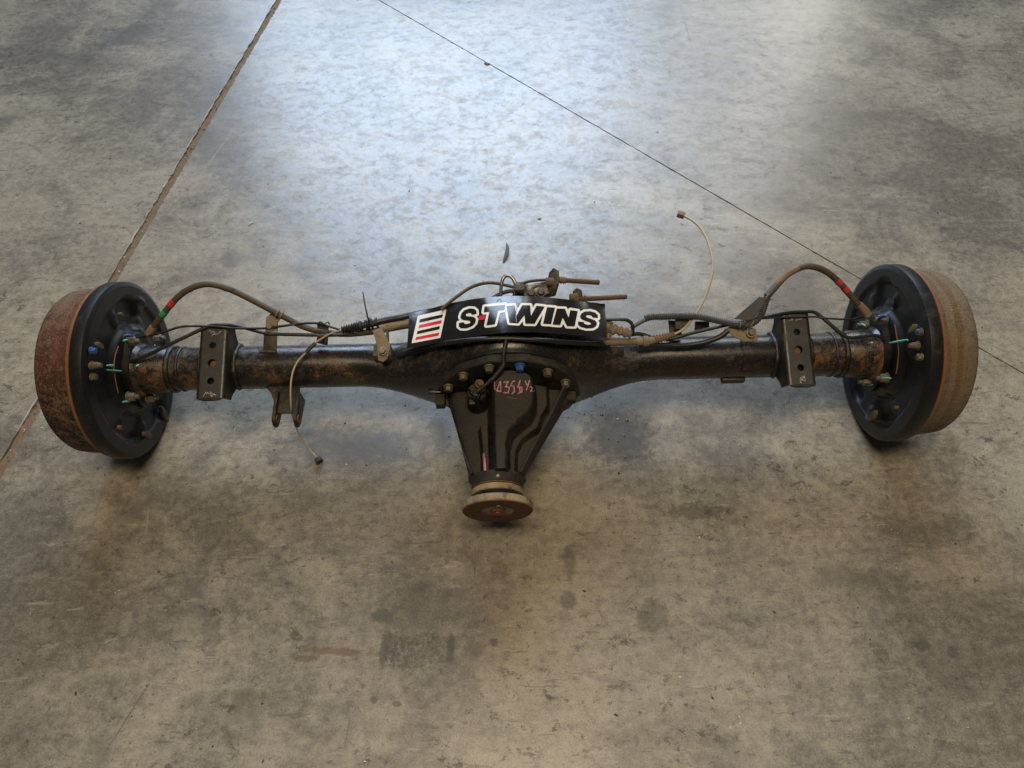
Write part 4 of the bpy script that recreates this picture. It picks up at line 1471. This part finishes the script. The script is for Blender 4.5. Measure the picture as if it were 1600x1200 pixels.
# corrugated conduit, right
cg = pathpx([(1008, 498, 0.076), (1018, 495.5, 0.077), (1036, 495, 0.078), (1061, 494, 0.080), (1091, 495, 0.080), (1112, 499, 0.078), (1132, 503.5, 0.077), (1151, 507, 0.076), (1170, 507.5, 0.078), (1182, 501, 0.084), (1191, 488, 0.092), (1196, 472, 0.100), (1201, 459, 0.106)], 16)
sweep('corrugated_conduit', resample(cg, 0.0006), lambda s, d: 0.0052 + 0.0008 * math.sin(d * 2 * math.pi / 0.0034), M['conduit'], axle, 14)
for i, (px, py, h) in enumerate([(1156, 507.5, 0.077), (1163, 508, 0.077), (1176, 505.5, 0.080), (1188, 494, 0.088), (1199, 463, 0.105)]):
    v = L(px, py, h)
    sweep('tie_wrap', [v + Vector((0.0062 * math.cos(a) * (0.25 if i < 2 else 0.8), 0.0064 * math.cos(a), 0.0064 * math.sin(a))) for a in np.linspace(0, 2 * math.pi, 16)], 0.0011, M['steel'] if i % 2 else M['tan'], axle, 6, cap=False)
hose('pale_wire', [(986, 513, 0.070), (992, 509, 0.072), (1002, 503, 0.074), (1012, 497.5, 0.076)], 0.0034, M['conduit'])
hr = [(1198, 463, 0.105), (1216, 443, 0.114), (1230, 429, 0.120), (1246, 420, 0.124), (1263, 416, 0.126), (1282, 420, 0.122), (1297.5, 429, 0.115), (1311, 441, 0.106), (1324, 455.6, 0.095), (1337, 471, 0.083), (1350, 485, 0.072), (1356, 493, 0.066)]
hrp = pathpx(hr, 12)
hrr = sweep('brake_hose', hrp, 0.0052, M['hose'], axle, 12)
sweep('hose_cover', hrp[8:38], 0.0056, M['hosetan'], hrr, 14)
sweep('hose_cover', hrp[0:9], 0.0059, M['conduit'], hrr, 14)
band(hrp, 81, 86, 0.0058, M['redband'], hrr)
band(hrp, 91, 96, 0.0058, M['redband'], hrr)
sweep('hose_end', hrp[112:], lambda s, d: 0.0064 + 0.001 * s, M['hosetan'], hrr, 14)

hose('brake_pipe', [(1040, 531, 0.058), (1062, 526, 0.060), (1085, 519.5, 0.062), (1130, 509, 0.066), (1160, 502.5, 0.068), (1191, 496, 0.070), (1231, 488, 0.072), (1256, 487, 0.072), (1271, 487.5, 0.071), (1282, 494, 0.069), (1297.5, 507, 0.065),
                    (1313, 520.5, 0.060), (1326, 527.5, 0.057), (1345, 526.5, 0.056), (1363, 524, 0.056), (1376, 526.5, 0.054), (1385, 535.5, 0.046), (1396, 541.5, 0.036), (1413, 542, 0.022), (1430, 540, 0.010)], 0.0030, M['pipe'])
hose('brake_hose_loop', [(1000, 540, 0.058), (1038, 539.5, 0.052), (1062, 540, 0.050), (1081, 538.6, 0.050), (1104, 534, 0.053), (1125, 526, 0.058), (1138, 516, 0.064)], 0.0045, M['black_hose'])
hose('sensor_wire', [(1150, 503, 0.068), (1200, 497, 0.070), (1266, 495, 0.070), (1287, 497, 0.070), (1310, 498.5, 0.069), (1330, 499, 0.067), (1345, 496, 0.066), (1358, 491, 0.066)], 0.0016, M['black_hose'])
hose('brake_pipe', [(935, 500, 0.082), (949, 499, 0.084), (968, 499, 0.086), (979, 500, 0.085), (986, 504.5, 0.082), (989, 512, 0.078), (988, 525, 0.068)], 0.0030, M['pipe'])
# fittings at the right end of the sign
for pts, r, mt in (([(938, 512, 0.075), (950, 513, 0.074), (962, 517, 0.072)], 0.0085, M['tan']), ([(958, 514, 0.073), (972, 518, 0.071), (986, 522, 0.069)], 0.0076, M['tan']), ([(940, 505, 0.078), (948, 506, 0.077), (957, 509, 0.076)], 0.0065, M['clip']),
                   ([(944, 525, 0.066), (950, 526, 0.066), (956, 527, 0.066)], 0.0062, M['tan']), ([(985, 523, 0.068), (1000, 522, 0.066), (1018, 528, 0.062), (1024, 535, 0.058)], 0.0034, M['black_hose'])):
    sweep('pipe_fitting', pathpx(pts, 10), (lambda s, d, r=r: r * (1.0 + 0.14 * math.copysign(1, math.sin(d * 640)))) if r > 0.004 else r, mt, axle, 12, angle=0.4)

# --- load-sensing valve pieces behind the sign
hose('steel_pipe', [(782, 470, 0.10), (782.5, 458, 0.102), (783.5, 444, 0.105), (787, 434, 0.108), (794, 430.5, 0.110), (801, 435, 0.108), (806, 444, 0.104), (811, 452, 0.10)], 0.0029, M['steel'])
hose('breather_hose', [(690, 484, 0.10), (698, 476, 0.102), (716, 462, 0.106), (734, 450, 0.108), (752, 443.5, 0.108), (770, 442, 0.106), (792, 446, 0.104), (810, 451, 0.102)], 0.0027, M['hose'])
hose('breather_hose', [(803, 462, 0.10), (805, 455, 0.102), (811, 447, 0.104), (820, 441.5, 0.106), (834, 438.5, 0.106), (856, 437, 0.106)], 0.0026, M['black_hose'])
hose('breather_hose', [(800, 470, 0.094), (806, 458, 0.098), (814, 449, 0.103), (824, 448, 0.104), (832, 455, 0.100), (838, 466, 0.094)], 0.0030, M['black_hose'])
hose('valve_pipe', [(826, 470, 0.092), (829, 456, 0.104), (838, 447, 0.108), (850, 449, 0.106), (858, 460, 0.098)], 0.0026, M['pipe'])
hose('valve_pipe', [(760, 474, 0.092), (776, 462, 0.096), (796, 455, 0.098), (816, 457, 0.098)], 0.0032, M['black_hose'])
vb = px_plate('valve_bracket', [(816, 452, 0.098), (826, 448, 0.100), (838, 444, 0.102), (852, 441, 0.104), (862, 463, 0.094), (840, 468, 0.092), (818, 470, 0.092)], 0.020, M['blueblack'], axle, 0.004)
box('valve_body', L(812, 452, 0.096), (0.020, 0.018, 0.022), M['clip'], axle, bev=0.004)
hexbolt('bolt', L(830, 459, 0.108), (0, -0.3, 1), 0.0065, 0.006, M['clip'], axle, 0.008)
hexbolt('bolt', L(845, 458, 0.108), (0, -0.3, 1), 0.0055, 0.006, M['clip'], axle, 0.008)


def rod_unit(p0, p1, hexpts, x_thick, hh):
    a, b = L(*p0), L(*p1)
    r = sweep('threaded_rod', [a.lerp(b, i / 60) for i in range(61)], lambda s, d: 0.0042 + 0.0002 * math.sin(d * 2400) - 0.0012 * (s > 0.985), M['rod'], axle, 12)
    sweep('collar', [a.lerp(b, i / 40 * 0.24) for i in range(41)], lambda s, d: 0.0058 + 0.0009 * math.sin(d * 1500), M['hosetan'], r, 12)
    ax_ = (b - a).normalized()
    # mounting plate square to the rod
    base = [L(px, py, h) for px, py, h in hexpts]
    c = sum(base, Vector()) / len(base)
    pn = (ax_ * -0.80 + Vector((0, -0.2, 0.55))).normalized()
    e2 = Vector((0.2, 1, 0.35)); e2 = (e2 - pn * e2.dot(pn)).normalized()
    e1 = pn.cross(e2)
    pts = []
    for sx, sy in ((-0.55, -1.0), (0.55, -1.0), (1.0, -0.2), (0.75, 0.75), (0.0, 1.0), (-0.75, 0.75), (-1.0, -0.2)):
        pts.append(c + e1 * (sx * x_thick) + e2 * (sy * hh))
    pl = plate('rod_plate', pts, 0.0045, M['clip'], r, 0.0012)
    lathe('rod_nut', [(-0.013, 0.005), (-0.012, 0.0072), (-0.003, 0.0072), (0.006, 0.0078), (0.0065, 0.004)], c, ax_, M['plug'], r, 12, angle=0.3)
    return r


rod_unit((868, 437, 0.106), (937, 441.5, 0.106), [(864, 441, 0.106)], 0.015, 0.024)
rod_unit((897, 468, 0.086), (980, 463.5, 0.086), [(902, 465, 0.086)], 0.012, 0.016)

# ribbed breather hose that comes over the banjo to the sender
bp = pathpx([(793, 522, 0.124), (790, 536, 0.126), (787.5, 550, 0.125), (787, 562, 0.120), (786, 571, 0.115), (778, 583, 0.106), (765, 596, 0.096), (753, 606, 0.086), (746, 612, 0.080)], 14)
sweep('breather_hose', resample(bp, 0.0006), lambda s, d: 0.0034 + 0.0004 * math.sin(d * 2 * math.pi / 0.003), M['black_hose'], axle, 12)
hose('housing_pipe', [(620, 556, 0.048), (650, 546, 0.062), (690, 537, 0.095), (740, 531, 0.120), (790, 529, 0.125), (850, 532, 0.117), (900, 536, 0.090), (950, 538, 0.062)], 0.0042, M['black_hose'])

# ================================================================== THE SIGN: a vinyl strip laid over the top of the axle
def c2p(x, y): return (620 + x * 0.2125, 400 + y * 0.2125)
def i2p(x, y): return (680 + x * 0.2, 410 + y * 0.2)


TOPE = [c2p(*p) for p in [(92, 425), (250, 385), (400, 345), (550, 318), (700, 300), (850, 293), (1000, 297), (1150, 308), (1300, 325), (1450, 343), (1530, 352)]]
BOTE = [c2p(*p) for p in [(75, 680), (240, 650), (450, 608), (640, 580), (800, 563), (1000, 560), (1200, 574), (1400, 590), (1545, 600)]]
tx, ty = np.array([p[0] for p in TOPE]), np.array([p[1] for p in TOPE])
bx, by = np.array([p[0] for p in BOTE]), np.array([p[1] for p in BOTE])


def sign_h(px):
    """how the strip rides over the banjo: height of the strip along its length"""
    return 0.086 + 0.049 * math.exp(-((px - 800) / 96.0) ** 2) + 0.0010 * math.sin(px * 0.11)


def sign_at(px, py, lift=0.0):
    t0, b0 = np.interp(px, tx, ty), np.interp(px, bx, by)
    s = (py - t0) / (b0 - t0)
    h = sign_h(px) + (s - 0.5) * (0.006 + 0.011 * math.exp(-((px - 786) / 20.0) ** 2) + 0.009 * smooth(915, 945, px)) - 0.010 * (s - 0.5) ** 2
    return L(px, py, h + lift)


SIGN_SCALE = 1.0
def strip_mesh():
    V, Fc = [], []
    nx, ny = 120, 10
    top, bot = [], []
    for j in range(ny + 1):
        for i in range(nx + 1):
            s, q = i / nx, j / ny
            xa = tx[0] + (tx[-1] - tx[0]) * s
            xb = bx[0] + (bx[-1] - bx[0]) * s
            ya, yb = np.interp(xa, tx, ty), np.interp(xb, bx, by)
            px, py = xa + (xb - xa) * q, ya + (yb - ya) * q
            V.append(sign_at(px, py))
    n0 = len(V)
    V += [Vector((v.x, v.y, v.z - 0.0011)) for v in V]
    w = nx + 1
    for j in range(ny):
        for i in range(nx):
            a = j * w + i
            Fc.append((a, a + 1, a + 1 + w, a + w))
            Fc.append((n0 + a, n0 + a + w, n0 + a + 1 + w, n0 + a + 1))
    for i in range(nx):
        a, b = i, ny * w + i
        Fc.append((a, n0 + a, n0 + a + 1, a + 1))
        Fc.append((b, b + 1, n0 + b + 1, n0 + b))
    for j in range(ny):
        a, b = j * w, j * w + nx
        Fc.append((a, a + w, n0 + a + w, n0 + a))
        Fc.append((b, n0 + b, n0 + b + w, b + w))
    return V, Fc


V, Fc = strip_mesh()
sign = mesh_obj('sign_strip', [AX @ v for v in V], Fc, M['vinyl'], None, True, 0.7)
tag(sign, 'glossy black vinyl strip with white outlined lettering and striped logo, draped over the axle', 'sign')


def sticker(name, sdf, iso, bounds, lift, mat, cell=0.8):
    V, Fc = iso_mesh(sdf, iso, bounds, cell, lambda x, y: AX @ sign_at(x, y, lift))
    return mesh_obj(name, V, Fc, mat, sign, True)


def bbox(poly, m=4):
    return (min(p[0] for p in poly) - m, min(p[1] for p in poly) - m, max(p[0] for p in poly) + m, max(p[1] for p in poly) + m)


logo = [c2p(*p) for p in [(155, 440), (365, 392), (320, 602), (108, 642)]]
sticker('logo_panel', poly_sdf(logo), 0.0, bbox(logo), 0.00035, M['vinyl_white'], 1.0)
for pts, mt in (([(170, 465), (340, 428), (335, 452), (163, 490)], 'vinyl_ink'), ([(165, 508), (332, 470), (327, 495), (158, 530)], 'vinyl_red'),
                ([(152, 552), (318, 514), (313, 538), (146, 575)], 'vinyl_ink'), ([(142, 596), (314, 562), (306, 585), (134, 618)], 'vinyl_red')):
    q = [c2p(*p) for p in pts]
    sticker('logo_bar', poly_sdf(q), 0.0, bbox(q), 0.0007, M[mt], 1.0)

S_SHAPE = [(1.0, .34), (.71, .35), (.66, .26), (.52, .23), (.38, .25), (.35, .32), (.43, .38), (.68, .43), (.88, .49), (1.0, .62), (.98, .80), (.82, .94), (.50, 1.0), (.18, .95), (.03, .84), (0, .66), (.29, .65), (.35, .75),
           (.50, .78), (.66, .76), (.69, .69), (.60, .63), (.36, .58), (.15, .51), (.04, .38), (.07, .19), (.22, .05), (.52, 0), (.80, .05), (.96, .17)]


def s_letter(tl, tr, br, bl):
    out = []
    for a, b in S_SHAPE:
        x = (tl[0] * (1 - a) + tr[0] * a) * (1 - b) + (bl[0] * (1 - a) + br[0] * a) * b
        y = (tl[1] * (1 - a) + tr[1] * a) * (1 - b) + (bl[1] * (1 - a) + br[1] * a) * b
        out.append((x, y))
    return out


LET = [
    s_letter((200, 370), (330, 350), (312, 503), (176, 527)),
    [(386, 346), (548, 330), (541, 372), (492, 377), (466, 484), (400, 493), (423, 385), (379, 390)],
    [(556, 340), (622, 335), (634, 418), (680, 334), (742, 335), (748, 418), (792, 338), (856, 345), (776, 480), (704, 478), (697, 412), (648, 476), (580, 471)],
    [(874, 349), (936, 353), (906, 483), (842, 479)],
    [(950, 360), (1014, 362), (1042, 432), (1056, 372), (1114, 380), (1090, 500), (1030, 498), (996, 432), (976, 490), (916, 486)],
    s_letter((1136, 374), (1280, 388), (1256, 526), (1106, 506)),
]
LETP = [[i2p(*p) for p in l] for l in LET]
fl = [poly_sdf(l) for l in LETP]
def all_letters(X, Y):
    d = fl[0](X, Y)
    for f in fl[1:]:
        d = np.minimum(d, f(X, Y))
    return d


sticker('lettering_outline', all_letters, 3.6, (708, 472, 942, 524), 0.00035, M['vinyl_white'], 0.7)
for l, f in zip(LETP, fl):
    sticker('letter', f, 0.0, bbox(l), 0.0007, M['vinyl_ink'], 0.7)
dot = [i2p(*p) for p in [(341, 419), (392, 411), (386, 445), (336, 452)]]
sticker('letter_dot', poly_sdf(dot), 0.0, bbox(dot), 0.0010, M['vinyl_red'], 0.7)
# two small creases where the vinyl has flaked
for ln in ([(776, 470), (781, 466), (785, 472)], [(806, 468), (807, 480), (806, 494), (807, 503)], [(655, 480), (660, 485)]):
    bb = bbox(ln, 3)
    sticker('flaked_crease', line_sdf([ln], 0.4), 0.45, bb, 0.0012, M['white_scuff'], 0.5)

# ================================================================== small things on the floor
def blob(pos, rx, ry, rz, rot, n=9, jit=0.25):
    """a small irregular lump"""
    V, Fc = [], []
    rings = [(-0.0, 1.0), (0.45, 0.86), (0.85, 0.5)]
    js = [1 + random.uniform(-jit, jit) for _ in range(n)]
    for z, r in rings:
        for k in range(n):
            a = 2 * math.pi * k / n
            x, y = rx * r * js[k] * math.cos(a), ry * r * js[k] * math.sin(a)
            V.append((pos[0] + x * math.cos(rot) - y * math.sin(rot), pos[1] + x * math.sin(rot) + y * math.cos(rot), pos[2] + z * rz))
    V.append((pos[0], pos[1], pos[2] + rz))
    for i in range(2):
        for k in range(n):
            k2 = (k + 1) % n
            Fc.append((i * n + k, i * n + k2, (i + 1) * n + k2, (i + 1) * n + k))
    for k in range(n):
        Fc.append((2 * n + k, 2 * n + (k + 1) % n, 3 * n))
    return V, Fc


def blobs(name, items, mat, label, cat):
    V, Fc = [], []
    for (pos, rx, ry, rz, rot) in items:
        v, f = blob(pos, rx, ry, rz, rot)
        b = len(V)
        V += v
        Fc += [tuple(i + b for i in q) for q in f]
    o = mesh_obj(name, V, Fc, mat, None, True)
    tag(o, label, cat, kind='stuff')
    return o


# curled dry leaf behind the sign
pts = [ph(786, 410, 0.003), ph(789, 403, 0.005), ph(792, 394, 0.006), ph(793, 385, 0.006), ph(791, 378, 0.004)]
P = spline(pts, 5)
V, Fc = [], []
for i, p in enumerate(P):
    s = i / (len(P) - 1)
    w = 0.0042 * math.sin(math.pi * (0.06 + 0.9 * s))
    for c, dz in ((-1, 0.0025), (0, -0.001), (1, 0.0025)):
        V.append((p.x + c * w, p.y + c * w * 0.15, p.z - 0.002 + dz * w / 0.0042))
for i in range(len(P) - 1):
    for c in range(2):
        Fc.append((i * 3 + c, i * 3 + c + 1, i * 3 + c + 4, i * 3 + c + 3))
lf = mesh_obj('dry_leaf', V, Fc, M['leaf'], None, True)
so = lf.modifiers.new('thickness', 'SOLIDIFY'); so.thickness = 0.0006
tag(lf, 'thin curled dark leaf on the bright floor behind the lettered strip', 'leaf')

v, f = blob(ph(843, 342, 0.0004), 0.0042, 0.0030, 0.002, 0.4)
tag(mesh_obj('plastic_scrap', v, f, M['green_bit'], None, False), 'tiny green plastic scrap on the floor behind the axle', 'scrap')
v, f = blob(ph(392, 349, 0.0004), 0.0075, 0.0045, 0.003, 0.7)
tag(mesh_obj('crumb', v, f, M['grit_pale'], None, False), 'small pale crumb on the floor beyond the left hose', 'crumb')
v, f = blob(ph(761, 100, 0.0004), 0.0100, 0.0065, 0.003, -0.5)
tag(mesh_obj('crumb', v, f, M['sealant'], None, False), 'brown crumb lodged in the thin diagonal saw cut', 'crumb')

drops = []
for (px, py, r) in [(940, 648, 4.5), (980, 657, 5), (951, 686, 3.0), (966, 690, 3), (975, 681, 3), (977, 715, 3.4), (967, 739, 3.2), (953, 620, 2.4), (925, 620, 3), (931, 633, 2), (945, 633, 2), (957, 650, 1.8), (990, 640, 1.6), (936, 702, 1.8), (995, 712, 2.0), (888, 652, 2.2), (905, 646, 1.6), (914, 660, 1.6), (1000, 690, 1.5), (962, 664, 1.4), (955, 674, 1.4), (970, 630, 1.5), (948, 640, 1.3), (983, 672, 1.3)]:
    p = ph(px, py, 0.0003)
    r = r * 0.00108 * 0.62
    drops.append((p, r * 1.15, r * 0.9, r * 0.35, random.random() * 3))
blobs('oil_drops', drops, M['drop'], 'spattered dark oil drops on the floor right of the differential', 'oil drops')

gd, gp = [], []
for _ in range(150):
    px, py = random.uniform(0, 1600), random.uniform(0, 1200)
    p = ph(px, py, 0.0002)
    r = random.uniform(0.0006, 0.0017)
    (gd if random.random() < 0.72 else gp).append((p, r * random.uniform(0.8, 2.2), r, r * 0.7, random.random() * 3))
for _ in range(230):
    q = along(J1, D1, random.uniform(-0.5, 3.2)) + N1 * random.uniform(-1.15, 1.15) * W1
    r = random.uniform(0.0006, 0.0019)
    (gd if random.random() < 0.5 else gp).append((Vector((q.x, q.y, -0.0015)), r * random.uniform(0.8, 2), r, r * 1.0, random.random() * 3))
blobs('dark_grit', gd, M['grit_dark'], 'scattered dark grit on the concrete and in the joint', 'grit')
blobs('pale_grit', gp, M['grit_pale'], 'scattered pale grit on the concrete and in the joint', 'grit')
